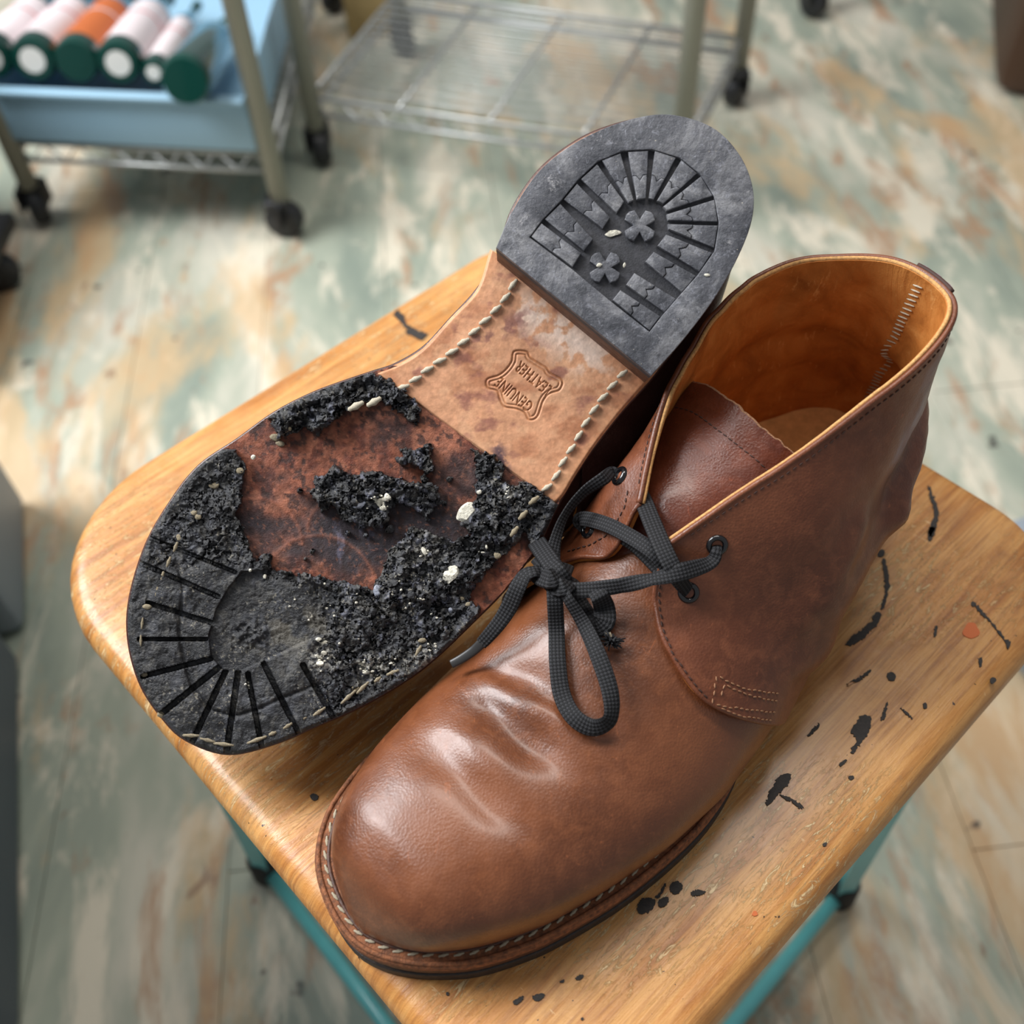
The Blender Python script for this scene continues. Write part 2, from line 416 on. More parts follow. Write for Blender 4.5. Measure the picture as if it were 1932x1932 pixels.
# ------------------------------------------------------------------ floor
floor = thing('floor', 'floor of worn boards in peeling sage, cream and tan paint', 'floor', (0, .5, -ZS), kind='structure')
del floor['label']; del floor['category']
rs = random.Random(5)
an = math.radians(6); RZ = np.array([[math.cos(an), -math.sin(an), 0], [math.sin(an), math.cos(an), 0], [0, 0, 1]])
PW = .152; i = 0
for k in range(-11, 15):
    y = -1.1-rs.random()*.9
    while y < 3.6:
        L_ = 1.5+rs.random()*.7
        V, fc = box((0, 0, 0), (PW-.0008, L_-.001, .02))
        V[:, 2] += -.01-rs.random()*.0006
        V = (V+np.array([k*PW, y+L_/2, 0]))@RZ.T; V[:, 2] -= ZS
        obj('plank', V, fc, M_floor, floor, smooth=False)
        y += L_
V, fc = box((0, 1, -ZS-.03), (4.6, 5.4, .02)); obj('subfloor', V, fc, M_brown, floor, smooth=False)

# ------------------------------------------------------------------ stool
D_ = np.array([.724, .69]); NN = np.array([-.69, .724])
stool = thing('stool', 'square stool with a scuffed varnished wooden seat and teal metal legs, under the boots', 'stool', (0, .3, -ZS))
def DN(d, n): return d*D_+n*NN
d0, d1, n0, n1 = .030, .386, .030, .407
def rrect(d0, d1, n0, n1, rr, seg=12):
    pts = []
    for (cd, cn, a0), r in zip([(d0, n0, 180), (d1, n0, 270), (d1, n1, 0), (d0, n1, 90)], rr):
        cd += r*(1 if cd == d0 else -1); cn += r*(1 if cn == n0 else -1)
        for k in range(seg+1):
            a = math.radians(a0+90*k/seg); pts.append((cd+r*math.cos(a), cn+r*math.sin(a)))
    return pts
RR = (.05, .052, .05, .075)
prof = [(0.0, -.022, .004), (0, -.022, 0), (0, -.0215, -.001), (0, -.018, -.0028), (0, -.011, -.0032), (0, -.0055, -.0022), (0, -.002, .0004), (0, -.0005, .0035), (0, 0, .0075)]
ring = []
for _, z, ins in prof:
    ring.append([(*DN(*p), z) for p in rrect(d0+ins, d1-ins, n0+ins, n1-ins, [max(r-ins, .01) for r in RR])])
for s_ in (.93, .8, .6, .4, .2, .05):
    c_ = np.array([.208, .2185]); b_ = np.array(rrect(d0+.0075, d1-.0075, n0+.0075, n1-.0075, [r-.0075 for r in RR]))
    ring.append([(*DN(*(c_+(p-c_)*s_)), 0) for p in b_])
V = np.array(ring); n_, m_ = V.shape[:2]
fc = gridfaces(n_, m_, cv=True)+[tuple((n_-1)*m_+k for k in range(m_))]+[tuple(range(m_))[::-1]]
obj('seat', V.reshape(-1, 3), fc, M_wood, stool, recalc=True, autos=50)
feet = {'l': (-.229, .312), 'r': (.232, .287), 'f': (.0, .058), 'b': (.0, .545)}
tops = {'l': (-.206, .312), 'r': (.216, .288), 'f': (.0, .080), 'b': (.0, .525)}
for k, (x, y) in feet.items():
    tx, ty = tops[k]; zt = -.022; zb = -ZS+.02
    out = np.array([x-0, y-.302]); out /= np.linalg.norm(out); sd = np.array([-out[1], out[0]])
    V = []
    for (cx_, cy_, z, wd, dp) in ((tx, ty, zt, .026, .016), (tx*.8+x*.2, ty*.8+y*.2, -.10, .024, .015), ((tx+x)/2, (ty+y)/2, (zt+zb)/2, .014, .010), (x, y, zb, .009, .007)):
        for (q, r) in ((-1, -1), (-.8, .7), (0, 1), (.8, .7), (1, -1), (0, -.6)):
            p = np.array([cx_, cy_])+sd*q*wd+out*r*dp; V.append((*p, z))
    obj('leg', V, gridfaces(4, 6, cv=True)+[tuple(range(6)), tuple(range(18, 24))], M_teal, stool, recalc=True, autos=40)
    V, fc = lathe([(0, 0), (.012, 0), (.0125, .004), (.0115, .03), (.009, .034), (0, .034)], 16, (x, y, -ZS), (0, 0, 1)); obj('rubber_foot', V, fc, M_rubfoot, stool, autos=40)
for a, b in (('l', 'f'), ('f', 'r'), ('r', 'b'), ('b', 'l')):
    A = np.array([*feet[a], -ZS+.014]); B = np.array([*feet[b], -ZS+.014])
    V, fc = tube([A, (A+B)/2, B], .0058, 10); obj('stretcher', V, fc, M_teal, stool)
    A = np.array([*tops[a], -.032]); B = np.array([*tops[b], -.032]); dd = (B-A)/np.linalg.norm(B-A); sd = np.array([-dd[1], dd[0], 0])
    V = np.array([p+sd*q*.0015+np.array([0, 0, r*.012]) for p in (A, B) for q, r in ((-1, -1), (1, -1), (1, .8), (-1, .8))])
    obj('apron', V, gridfaces(2, 4, cv=True)+[(0, 1, 2, 3), (4, 5, 6, 7)], M_teal, stool, smooth=False, recalc=True)
def crop(x0, y0, s, L_): return [(x0+x*s, y0+y*s) for x, y in L_]
S2 = .4825
marks = [
 crop(1200, 1000, S2, [(845, 775), (880, 730), (915, 727), (918, 760), (905, 800), (850, 872), (842, 860), (862, 822), (838, 790)]),
 crop(1200, 1000, S2, [(565, 958), (602, 955), (600, 985), (570, 1020), (512, 1078), (518, 1030), (545, 985)]),
 crop(1200, 1000, S2, [(570, 1035), (610, 1052), (650, 1080), (645, 1090), (600, 1062), (566, 1043)]),
 crop(1200, 1000, S2, [(945, 320), (958, 335), (940, 375), (880, 430), (825, 452), (825, 435), (870, 400), (915, 365), (930, 335)]),
 crop(1200, 1000, S2, [(962, 120), (975, 118), (985, 165), (990, 210), (978, 270), (965, 310), (955, 300), (972, 250), (970, 190)]),
 crop(1200, 1000, S2, [(945, 85), (965, 78), (972, 92), (962, 106), (946, 104)]),
 crop(1200, 1000, S2, [(700, 770), (718, 757), (712, 775), (680, 805), (668, 805)]),
 crop(1200, 1000, S2, [(826, 604), (880, 570), (915, 547), (918, 553), (885, 582), (832, 610)]),
 crop(1200, 1000, S2, [(980, 565), (1000, 557), (1015, 572), (1008, 590), (988, 588)]),
 crop(1200, 1000, S2, [(5, 1470), (20, 1445), (50, 1438), (75, 1452), (68, 1478), (40, 1500), (10, 1498)]),
 crop(1200, 1000, S2, [(85, 1455), (110, 1436), (128, 1442), (120, 1465), (95, 1477)]),
 crop(1200, 1000, S2, [(135, 1385), (160, 1375), (182, 1390), (172, 1415), (150, 1425), (132, 1408)]),
 crop(1200, 1000, S2, [(75, 1435), (95, 1415), (112, 1385), (118, 1388), (104, 1420), (84, 1442)]),
 crop(1200, 1000, S2, [(213, 1420), (240, 1408), (273, 1417), (250, 1428), (225, 1432)]),
 crop(1200, 1000, S2, [(1140, 20), (1148, -10), (1170, -5), (1165, 22), (1150, 30)]),
 crop(1200, 1000, S2, [(1310, 285), (1325, 288), (1390, 360), (1450, 430), (1465, 440), (1452, 470), (1445, 450), (1440, 436), (1380, 362), (1318, 298)]),
 crop(1200, 1000, S2, [(956, 740), (978, 682), (982, 684), (972, 738)]),
 crop(1200, 1000, S2, [(1035, 700), (1042, 700), (1080, 735), (1074, 738)]),
 crop(1200, 1000, S2, [(1163, 415), (1170, 378), (1178, 380), (1172, 415)]),
 crop(1200, 1000, S2, [(730, 1228), (745, 1222), (742, 1236), (732, 1238)]),
 crop(1200, 1000, S2, [(830, 965), (848, 962), (850, 974), (836, 978)]),
 crop(1200, 1000, S2, [(795, 915), (818, 898), (822, 906), (800, 925)]),
 crop(1200, 1000, S2, [(1122, 680), (1134, 678), (1137, 697), (1125, 699)]),
 crop(1200, 1000, S2, [(1384, 583), (1400, 578), (1408, 590), (1396, 602), (1386, 600)]),
 crop(1200, 1000, S2, [(1340, 505), (1352, 500), (1350, 530), (1342, 535)]),
 crop(1450, 0, .569, [(528, 1610), (545, 1640), (563, 1690), (562, 1725), (545, 1770), (530, 1778), (538, 1740), (548, 1700), (535, 1650)]),
 crop(1450, 0, .569, [(528, 1780), (542, 1778), (540, 1792), (530, 1794)]),
 crop(660, 480, .3106, [(262, 370), (285, 345), (305, 352), (330, 385), (345, 425), (372, 435), (350, 455), (320, 425), (290, 390), (275, 375)]),
 crop(660, 480, .3106, [(340, 470), (375, 448), (430, 470), (470, 490), (435, 520), (385, 500), (350, 485)]),
 crop(560, 1300, .414, [(62, 485), (80, 478), (98, 490), (90, 508), (70, 506)]),
 crop(560, 1300, .414, [(985, 1425), (1030, 1400), (1028, 1420), (1000, 1440)]),
 crop(560, 1300, .414, [(1075, 1400), (1110, 1388), (1130, 1395), (1110, 1420), (1085, 1422)]),
 crop(560, 1300, .414, [(1268, 1320), (1290, 1303), (1308, 1308), (1290, 1328)]),
 crop(560, 1300, .414, [(1197, 1335), (1218, 1325), (1215, 1340)]),
 crop(560, 1300, .414, [(680, 1385), (690, 1382), (693, 1395), (684, 1398)]),
 crop(560, 1300, .414, [(1295, 1500), (1305, 1498), (1306, 1508), (1297, 1510)]),
]
for mk_ in marks:
    mk2 = resample(cr(mk_, len(mk_)*6, closed=True), 60, closed=True); ce = mk2.mean(0); sz = np.hypot(*(mk2-ce).T).max()
    mk2 = mk2+np.array([[random.gauss(0, 1), random.gauss(0, 1)] for _ in mk2])*min(1.3, sz*.05)
    p = [P3(*q)[:2] for q in mk2]
    V, fc = fill2d([p], .0004, 0); V[:, 2] += 0.00005
    obj('paint_mark', V, fc, M_paint, stool, smooth=False, recalc=True)
for c_, r_ in (((1832, 1190), 15), ((1424, 1724), 5)):
    p = [P3(c_[0]+r_*math.cos(t)*(1+.2*math.sin(3*t)), c_[1]+r_*math.sin(t))[:2] for t in np.linspace(0, 6.1, 20)]
    V, fc = fill2d([p], .0004, 0); obj('paint_mark', V, fc, M_paintr, stool, smooth=False, recalc=True, label='orange paint spot')

# ------------------------------------------------------------------ boots: shared shapes
_va = np.array([.0103, .0112, .0134, .0170, .022, .035, .058, .085, .11, .14, .17, .2, .24])
_vt = np.sqrt(_va-.0103)
_bm = np.array([.0045, -.002, -.008, -.0155, -.0225, -.0315, -.0385, -.0420, -.0435, -.045, -.045, -.043, -.041])
_bl = np.array([.0065, .0100, .0160, .0240, .0315, .0425, .0545, .0620, .0670, .0690, .0655, .0585, .050])
_bt = np.array([.0055, .0045, .004, .0042, .0045, .005, .005, .004, .001, -.003, -.005, -.004, -.004])
_hh = np.array([.019, .0235, .0295, .037, .044, .0515, .0545, .056, .0605, .0705, .0790, .088, .096])
_pp = np.array([2.2, 2.3, 2.4, 2.45, 2.45, 2.4, 2.3, 2.15, 2.0, 1.85, 1.75, 1.7, 1.7])
def zs(a): return .024*sst(.19, .24, a)
def vpar(a):
    t = np.sqrt(np.maximum(a-.0103, 0)); f = lambda y: np.interp(t, _vt, y)
    return f(_bt), f(_bm), f(_bl), f(_hh), f(_pp)
# smooth the tables
_tt = np.linspace(0, _vt[-1], 200)
def _sm(y):
    from_ = np.interp(_tt, _vt, y); k_ = np.hanning(15); k_ /= k_.sum(); return np.convolve(np.pad(from_, 7, mode='reflect', reflect_type='odd'), k_, 'valid')
_bt, _bm, _bl, _hh, _pp = map(_sm, (_bt, _bm, _bl, _hh, _pp)); _vt = _tt
creases = []
for (p, q, A, wd) in (((805, 1412, .050), (985, 1560, .053), .0032, .0075), ((840, 1365, .054), (985, 1500, .056), -.0024, .0085), ((885, 1290, .060), (1065, 1440, .058), .0046, .0075),
                      ((885, 1208, .066), (1085, 1335, .064), .0038, .0062), ((905, 1255, .064), (1085, 1390, .06), -.0030, .0075), ((960, 1130, .072), (1060, 1190, .07), -.0012, .0070), ((850, 1290, .055), (900, 1330, .056), -.0016, .0070)):
    creases.append((Q(*p)[:2], Q(*q)[:2], A, wd))
def crz(a, b):
    s = 0
    for p, q, A, wd in creases:
        p = np.asarray(p); e = np.asarray(q)-p; L2 = e@e; t = ((a-p[0])*e[0]+(b-p[1])*e[1])/L2; d = np.abs((a-p[0])*e[1]-(b-p[1])*e[0])/math.sqrt(L2)
        wob = .0012*np.sin(b*190+p[0]*300)
        s = s-A*.85*np.exp(-((d+wob)/wd)**2)*np.exp(-np.abs((t-.5)/.52)**3)
    return s
def vsec(a, n=56):
    bt, bm, bl, h, p = vpar(a); zf = .0165+zs(a); k = min(1, (h-zf)/.03); z0 = zf+.011*k
    ph = np.linspace(math.pi, 0, n); c = np.cos(ph); s = np.sin(ph); e = 2/p
    wx = np.where(c < 0, bt-bm, bl-bt); b = bt+np.sign(c)*np.abs(c)**e*wx; z = z0+(h-z0)*np.abs(s)**e
    z = z+crz(np.full(n, a), b)*np.clip((z-z0)/.02, 0, 1)
    ins = .0040*k
    low = [(bm+ins, zf-.001), (bm+ins*.5, zf+.0035*k), (bm+ins*.1, zf+.0075*k)]
    hig = [(bl-ins*.1, zf+.0075*k), (bl-ins*.5, zf+.0035*k), (bl-ins, zf-.001)]
    bb = np.r_[[x[0] for x in low], b, [x[0] for x in hig]]; zz = np.r_[[x[1] for x in low], z, [x[1] for x in hig]]
    return np.stack([np.full(len(bb), a), bb, zz], 1)
def zv(a, b):
    bt, bm, bl, h, p = vpar(a); zf = .0165+zs(a); z0 = zf+.011
    s_ = abs(b-bt)/((bt-bm) if b < bt else (bl-bt))
    if s_ >= 1: return -1
    return z0+(h-z0)*(1-s_**p)**(1/p)+float(crz(np.array(a), np.array(b)))*min(1, max(0, (h-z0)/.02))
def hit(u, v, off=0.0):
    z = .13
    while z > .02:
        q = Q(u, v, z); a = min(max(q[0], .01), .2)
        if zv(a, q[1])+off >= z: return np.array([q[0], q[1], z])
        z -= .0004
    return np.array(Q(u, v, .03))
AV = .0103+(np.linspace(0, 1, 150)**2)*(.205-.0103)
VAMP = np.array([vsec(a) for a in AV])
cols = [
 [hit(1475, 1358, .0025), hit(1345, 1330, .003), hit(1262, 1225, .003), hit(1236, 1130, .003), Q(1258, 1028, .096)],
 [(.208, .056, .021), (.203, .0625, .041), (.198, .048, .065), (.195, .030, .090), Q(1380, 943, .108)],
 [(.226, .050, .030), (.222, .058, .048), (.219, .053, .070), (.215, .041, .095), Q(1500, 864, .119)],
 [(.248, .045, .038), (.245, .053, .055), (.243, .049, .078), (.240, .042, .103), Q(1610, 783, .129)],
 [(.275, .039, .041), (.272, .047, .058), (.270, .043, .082), (.264, .042, .110), Q(1710, 705, .138)],
 [(.302, .030, .042), (.299, .037, .060), (.294, .035, .085), (.288, .037, .115), Q(1782, 628, .145)],
 [(.320, .018, .042), (.319, .023, .060), (.311, .024, .085), (.303, .027, .115), Q(1797, 570, .148)],
 [(.3265, 0, .042), (.327, .002, .060), (.319, .006, .085), (.311, .011, .115), Q(1750, 520, .149)],
 [(.320, -.018, .042), (.320, -.020, .060), (.314, -.015, .085), (.306, -.010, .115), Q(1680, 490, .148)],
 [(.302, -.030, .042), (.301, -.034, .060), (.297, -.032, .085), (.291, -.027, .115), Q(1590, 485, .145)],
 [(.275, -.038, .041), (.276, -.042, .058), (.279, -.041, .082), (.283, -.037, .112), Q(1490, 496, .140)],
 [(.248, -.038, .036), (.250, -.043, .055), (.255, -.042, .080), (.259, -.041, .107), Q(1400, 545, .133)],
 [(.222, -.038, .028), (.224, -.044, .048), (.230, -.042, .072), (.235, -.041, .098), Q(1325, 632, .123)],
 [(.200, -.040, .021), (.200, -.047, .042), (.205, -.043, .066), (.210, -.038, .090), Q(1262, 735, .114)],
 [(.172, -.042, .018), (.170, -.048, .038), (.175, -.042, .062), (.182, -.032, .086), Q(1228, 850, .104)],
 [(.150, -.0425, .017), (.136, -.046, .043), hit(1062, 1060, .0042), hit(1150, 1044, .0042), Q(1208, 950, .096)],
]
NET = np.array([[np.asarray(p, float) for p in c] for c in cols])
def quartergrid(NS=180, NT=44):
    G1 = np.stack([cr(NET[:, j], NS) for j in range(NET.shape[1])], 1)
    # cubic through rows
    G = np.stack([cr(G1[i], NT) for i in range(NS)], 0)
    # push outside the vamp
    for i in range(NS):
        for j in range(NT):
            a, b, z = G[i, j]
            if a < .205:
                bt, bm, bl, h, p = vpar(a); zf = .0165+zs(a); z0 = zf+.011
                wx = (bt-bm) if b < bt else (bl-bt)
                if z > z0:
                    r = (abs((b-bt)/wx)**p+((z-z0)/(h-z0))**p)**(1/p)
                    k = 1+.0024/min(wx, h-z0)
                    if r < k: G[i, j, 1] = bt+(b-bt)*k/r; G[i, j, 2] = z0+(z-z0)*k/r
                else:
                    lim = wx+.0022-.004*(z0-z)/.011
                    if abs(b-bt) < lim: G[i, j, 1] = bt+np.sign(b-bt)*lim
    # fold lines of the shaft
    Nn = gnormals(G)
    A, B, Z = G[..., 0], G[..., 1], G[..., 2]
    dsp = np.zeros(A.shape)
    for (p, q, am, wd, sg) in (((.318, .088), (.262, .070), .0034, .007, 1), ((.262, .070), (.215, .060), .0016, .008, 1), ((.235, .085), (.200, .062), .0014, .007, 1), ((.31, .098), (.262, .084), -.0016, .008, 1),
                               ((.30, .095), (.24, .078), .0018, .008, -1), ((.29, .115), (.25, .12), .0010, .007, -1)):
        d = segd(A, Z, p, q); dsp -= 1.5*am*np.exp(-(d/wd)**2)*np.where(B*sg > 0, 1, 0)*sst(0, .012, np.abs(B))
    dsp += (fbm(A*60+B*25, Z*60+B*40, 3)-.5)*.0022*sst(.002, .02, .15-Z)*sst(0, .15, np.linspace(0, 1, A.shape[0]))[:, None]
    return G+Nn*dsp[..., None]
QG = quartergrid()
OUTB = [(.0050, .0055), (.0078, .0165), (.0145, .0275), (.0232, .0370), (.033, .045), (.047, .0525), (.061, .058), (.09, .0655), (.124, .069), (.15, .066), (.175, .057), (.2, .047), (.23, .040), (.26, .0385), (.29, .036), (.315, .027), (.328, .013), (.332, 0),
        (.328, -.013), (.315, -.027), (.29, -.036), (.26, -.037), (.23, -.034), (.2, -.035), (.17, -.040), (.14, -.045), (.11, -.0475), (.08, -.048), (.06, -.0465), (.039, -.0425), (.026, -.037), (.014, -.026), (.007, -.010)]
OUTB = resample(cr(OUTB, 400, closed=True), 170, closed=True)
def inset(P_, d):
    T_ = np.roll(P_, -1, 0)-np.roll(P_, 1, 0); T_ /= np.linalg.norm(T_, axis=1, keepdims=True); nn = np.stack([-T_[:, 1], T_[:, 0]], 1)
    c = P_.mean(0); s = np.sign(((c-P_)*nn).sum(1).mean()); return P_+nn*d*s
def plate(outline, z0, z1, bev, warp=True):
    V, fc = fill2d([outline], z1-z0, bev); V[:, 2] += z0
    if warp: V[:, 2] += zs(V[:, 0])
    return V, fc
def elli(r, L_, seg=8, rings=7):
    pr = [(r*math.sin(math.pi*k/(rings-1))**.7 if 0 < k < rings-1 else 0, L_/2*-math.cos(math.pi*k/(rings-1))) for k in range(rings)]
    return lathe(pr, seg, (0, 0, 0), (1, 0, 0))
_stc = {}
def stitches(path, normals, parent, mat, r, L_, gap, name='stitch', skew=10, flat=.75, jitter=.1, skip=()):
    """single thread stitches laid along a path, each an object sharing one mesh"""
    path = np.asarray(path); s = np.r_[0, np.cumsum(np.linalg.norm(np.diff(path, axis=0), axis=1))]
    n = int(s[-1]/(L_+gap)); key = (mat.name, r, L_)
    if key not in _stc:
        V, fc = elli(r, L_); V[:, 2] *= flat
        # two-ply twist
        tw = V[:, 0]/L_*6; V[:, 1] *= 1+.18*np.cos(tw*2); V[:, 2] *= 1+.18*np.sin(tw*2)
        me = bpy.data.meshes.new(name); me.from_pydata(V.tolist(), [], [tuple(map(int, f)) for f in fc]); me.polygons.foreach_set('use_smooth', [True]*len(me.polygons)); me.materials.append(mat); _stc[key] = me
    org = ORG[parent.name]
    for i in range(n):
        if i in skip: continue
        t = (i+.5)*(s[-1]/n); p = np.array([np.interp(t, s, path[:, k]) for k in range(3)])
        q0 = np.array([np.interp(t-L_*.4, s, path[:, k]) for k in range(3)]); q1 = np.array([np.interp(t+L_*.4, s, path[:, k]) for k in range(3)])
        nn = np.array([np.interp(t, s, normals[:, k]) for k in range(3)]) if np.ndim(normals) == 2 else np.asarray(normals, float)
        x = q1-q0; x /= np.linalg.norm(x); nn = nn-x*(nn@x); nn /= np.linalg.norm(nn); y = np.cross(nn, x)
        a = math.radians(skew*(1+jitter*(random.random()-.5)*4)); x2 = x*math.cos(a)+y*math.sin(a); y2 = np.cross(nn, x2)
        o = bpy.data.objects.new(name, _stc[key]); COL.objects.link(o); o.parent = parent
        m4 = Matrix.Identity(4)
        k = 1+jitter*(random.random()-.5)
        for r_ in range(3): m4[r_][0] = x2[r_]*k; m4[r_][1] = y2[r_]; m4[r_][2] = nn[r_]; m4[r_][3] = p[r_]+(ZS if r_ == 2 else 0)-org[r_]
        o.matrix_local = m4
def ribbon(path, wid, thk, nrm, name, parent, twist=None, mat=None, n=None, profile=8):
    P_ = np.asarray(path, float); n = n or max(24, len(P_)*9); C_ = cr(P_, n)
    wid = np.asarray(wid)*1.22 if mat is None else wid
    wdt = np.full(n, wid) if np.ndim(wid) == 0 else np.interp(np.linspace(0, 1, n), np.linspace(0, 1, len(wid)), wid)
    tw = np.zeros(n) if twist is None else np.radians(np.interp(np.linspace(0, 1, n), np.linspace(0, 1, len(twist)), twist))
    nrm = np.asarray(nrm, float); NN_ = np.tile(nrm, (n, 1)) if nrm.ndim == 1 else cr(nrm, n)
    T_ = np.gradient(C_, axis=0); T_ /= np.linalg.norm(T_, axis=1, keepdims=True)
    s = np.r_[0, np.cumsum(np.linalg.norm(np.diff(C_, axis=0), axis=1))]
    V = []; U = []
    for i in range(n):
        z = NN_[i]-T_[i]*(NN_[i]@T_[i]); z /= np.linalg.norm(z); y = np.cross(z, T_[i])
        y2 = y*math.cos(tw[i])+z*math.sin(tw[i]); z2 = z*math.cos(tw[i])-y*math.sin(tw[i])
        for k in range(profile*2+1):
            a = 2*math.pi*k/(profile*2); ca = math.cos(a); sa = math.sin(a)
            yy = wdt[i]/2*np.sign(ca)*abs(ca)**.9; zz = thk*.42*np.sign(sa)*abs(sa)**.7
            V.append(C_[i]+y2*yy+z2*zz); U.append((s[i]/.0019, yy*(1 if k <= profile else -1)/.0019))
    m_ = profile*2+1
    fc = gridfaces(n, m_)+[tuple(range(m_-1))[::-1], tuple((n-1)*m_+k for k in range(m_-1))]
    return obj(name, V, fc, mat or M_lace, parent, uvs=U)

# ------------------------------------------------------------------ the upright boot
boot = thing('boot', 'brown leather chukka boot standing upright with untied black lace, on the right of the stool', 'boot', (*BW((.16, 0, 0))[:2], 0), group=None)
W = lambda G: BW(G)
obj('outsole', W(plate(OUTB[OUTB[:, 0] < .226] if False else OUTB, 0, .0062, .0008)[0]), plate(OUTB, 0, .0062, .0008)[1], M_outs, boot, recalc=True, autos=50)
for nm, z0, z1, ins, mt, bv in (('midsole', .0062, .0112, .0006, M_mid, .0012), ('welt', .0114, .0163, -.0002, M_welt, .0016)):
    V, fc = plate(inset(OUTB, ins), z0, z1, bv); obj(nm, W(V), fc, mt, boot, recalc=True, autos=60)
ho = [p for p in OUTB if p[0] > .237]; k0 = max(range(len(ho)), key=lambda i: abs(ho[i][1]-ho[i-1][1])); ho = ho[k0:]+ho[:k0]
ho = [tuple(p) for p in ho]
for k in range(3):
    V, fc = fill2d([inset(np.array(ho), .0004*k)], .0075, .0006); V[:, 2] += .0003+.0078*k
    obj('heel_lift', W(V), fc, M_outs if k == 0 else M_stack, boot, recalc=True, autos=50)
n_, m_ = VAMP.shape[:2]
vamp = obj('vamp', W(VAMP).reshape(-1, 3), gridfaces(n_, m_)+[tuple(range(m_))], M_vamp, boot, recalc=True)
h_ = int(180*7/15)
for sl, lab in ((slice(0, h_+1), 'quarter panel on the outer side'), (slice(h_, 180), 'quarter panel on the inner side')):
    V, fc = thickgrid(W(QG[sl]), .0011, -.0005); obj('quarter', V, fc, M_quart, boot, recalc=True, autos=60, label=lab)
V, fc = thickgrid(W(QG)+np.array([0, 0, .0006])*sst(.8, 1, np.linspace(0, 1, QG.shape[1]))[None, :, None], -.0007, -.0026); obj('lining', V, fc, M_lining, boot, recalc=True, autos=60, label='tan leather lining')
Ng = gnormals(W(QG))
top = W(QG)[:, -1]; tn = Ng[:, -1]
V, fc = tube(top+tn*.0004+np.array([0, 0, -.0002]), .00125, 8); obj('rolled_edge', V, fc, M_quart, boot)
V, fc = tube(top-tn*.0015+np.array([0, 0, .0007]), .0009, 6); obj('cut_edge', V, fc, M_cut, boot, label='pale cut edge of the collar')
for c_i, nm in ((0, 'front'), (-1, 'front')):
    e = W(QG)[c_i]; V, fc = tube(e+Ng[c_i]*.0002, .0011, 8); obj('rolled_edge', V, fc, M_quart, boot)
# edge stitching along the quarters
def offrow(r): return W(QG)[:, r]+Ng[:, r]*.0013
r_ = int(44*.955)
stitches(offrow(r_)[4:175], Ng[4:175, r_], boot, M_stitchd, .00028, .0019, .0008, skew=4)
# stay stitching near the lower front corner of the outer quarter
def surfpt(u, v, off=.0014):
    """nearest quarter surface point seen at a photograph point"""
    Wq = W(QG[:h_+1]); d = (Wq-np.array([0, 0, HC]))@RM; px = CX+F*d[..., 0]/d[..., 2]; py = CX+F*d[..., 1]/d[..., 2]
    k = np.argmin((px-u)**2+(py-v)**2); i, j = divmod(k, Wq.shape[1]); return Wq[i, j]+Ng[i, j]*off, Ng[i, j]
def surfline(pts, dens=14):
    a = [surfpt(*p) for p in resample(pts, dens)]; P_ = np.array([x[0] for x in a]); N_ = np.array([x[1] for x in a])
    return P_, N_
# locally refined surface for accurate lookup
QF = np.stack([cr(QG[:h_+1, j], 620) for j in range(QG.shape[1])], 1); QF = np.stack([cr(QF[i], 180) for i in range(0, 620)], 0); WQF = BW(QF); NQF = gnormals(WQF)
dq = (WQF-np.array([0, 0, HC]))@RM; PXQ = CX+F*dq[..., 0]/dq[..., 2]; PYQ = CX+F*dq[..., 1]/dq[..., 2]
def surfpt(u, v, off=.0014):
    k = np.argmin((PXQ-u)**2+(PYQ-v)**2); i, j = divmod(k, WQF.shape[1]); return WQF[i, j]+NQF[i, j]*off, NQF[i, j]
for ln in ([(1338, 1335), (1350, 1275)], [(1352, 1277), (1400, 1300), (1465, 1308)], [(1356, 1315), (1362, 1292), (1410, 1312), (1462, 1322)], [(1345, 1330), (1400, 1338), (1458, 1343)], [(1350, 1345), (1400, 1352), (1452, 1358)]):
    P_, N_ = surfline(ln, 24); stitches(P_, N_, boot, M_stitcht, .00032, .0018, .0007, skew=4)
P_, N_ = surfline([(1244, 1098), (1242, 1130), (1249, 1184), (1266, 1231), (1300, 1282), (1332, 1318)], 50); stitches(P_, N_, boot, M_stitchd, .00034, .0020, .0008, skew=4)
# tongue
_tr = [Q(1283, 722, .096), Q(1335, 730, .1035), Q(1392, 772, .106), Q(1450, 820, .104), Q(1512, 872, .098)]
TG = np.array([[_tr[0], (.206, -.037, .086), (.178, -.030, .077), (.152, -.026, .058)],
               [_tr[1], (.206, -.022, .0925), (.179, -.017, .083), (.153, -.014, .0645)],
               [_tr[2], (.205, -.005, .0940), (.180, -.004, .085), (.154, -.003, .0665)],
               [_tr[3], (.205, .010, .0925), (.180, .007, .084), (.154, .006, .0655)],
               [_tr[4], (.204, .023, .085), (.180, .018, .077), (.154, .016, .0615)]])
T1 = np.stack([cr(TG[:, j], 60) for j in range(4)], 1); T1 = np.stack([cr(T1[i], 50) for i in range(60)], 0)
u_, v_ = np.meshgrid(np.linspace(0, 1, 60), np.linspace(0, 1, 50), indexing='ij')
T1[..., 2] += .0022*np.exp(-((u_-.35)**2+(v_-.52)**2)/.02)-.0026*np.exp(-((u_-.5)**2/.05+(v_-.74)**2/.008))+(fbm(u_*4, v_*4, 2)-.5)*.0016-.0018*np.exp(-((u_-.72)**2/.012+(v_-.45)**2/.06))
T1[..., 0] += (fbm(u_*22, v_*0, 3)-.5)*.0018*np.exp(-v_/.04)
V, fc = thickgrid(W(T1), .0011, -.0011); tongue = obj('tongue', V, fc, M_tongue, boot, recalc=True, autos=60)
V, fc = tube(W(T1)[:, 0], .00105, 6); obj('tongue_edge', V, fc, M_suede, boot, label='pale frayed top edge of the tongue')
Nt = gnormals(W(T1)); Nt = Nt*np.sign(Nt[30, 25, 2]); jr = 6
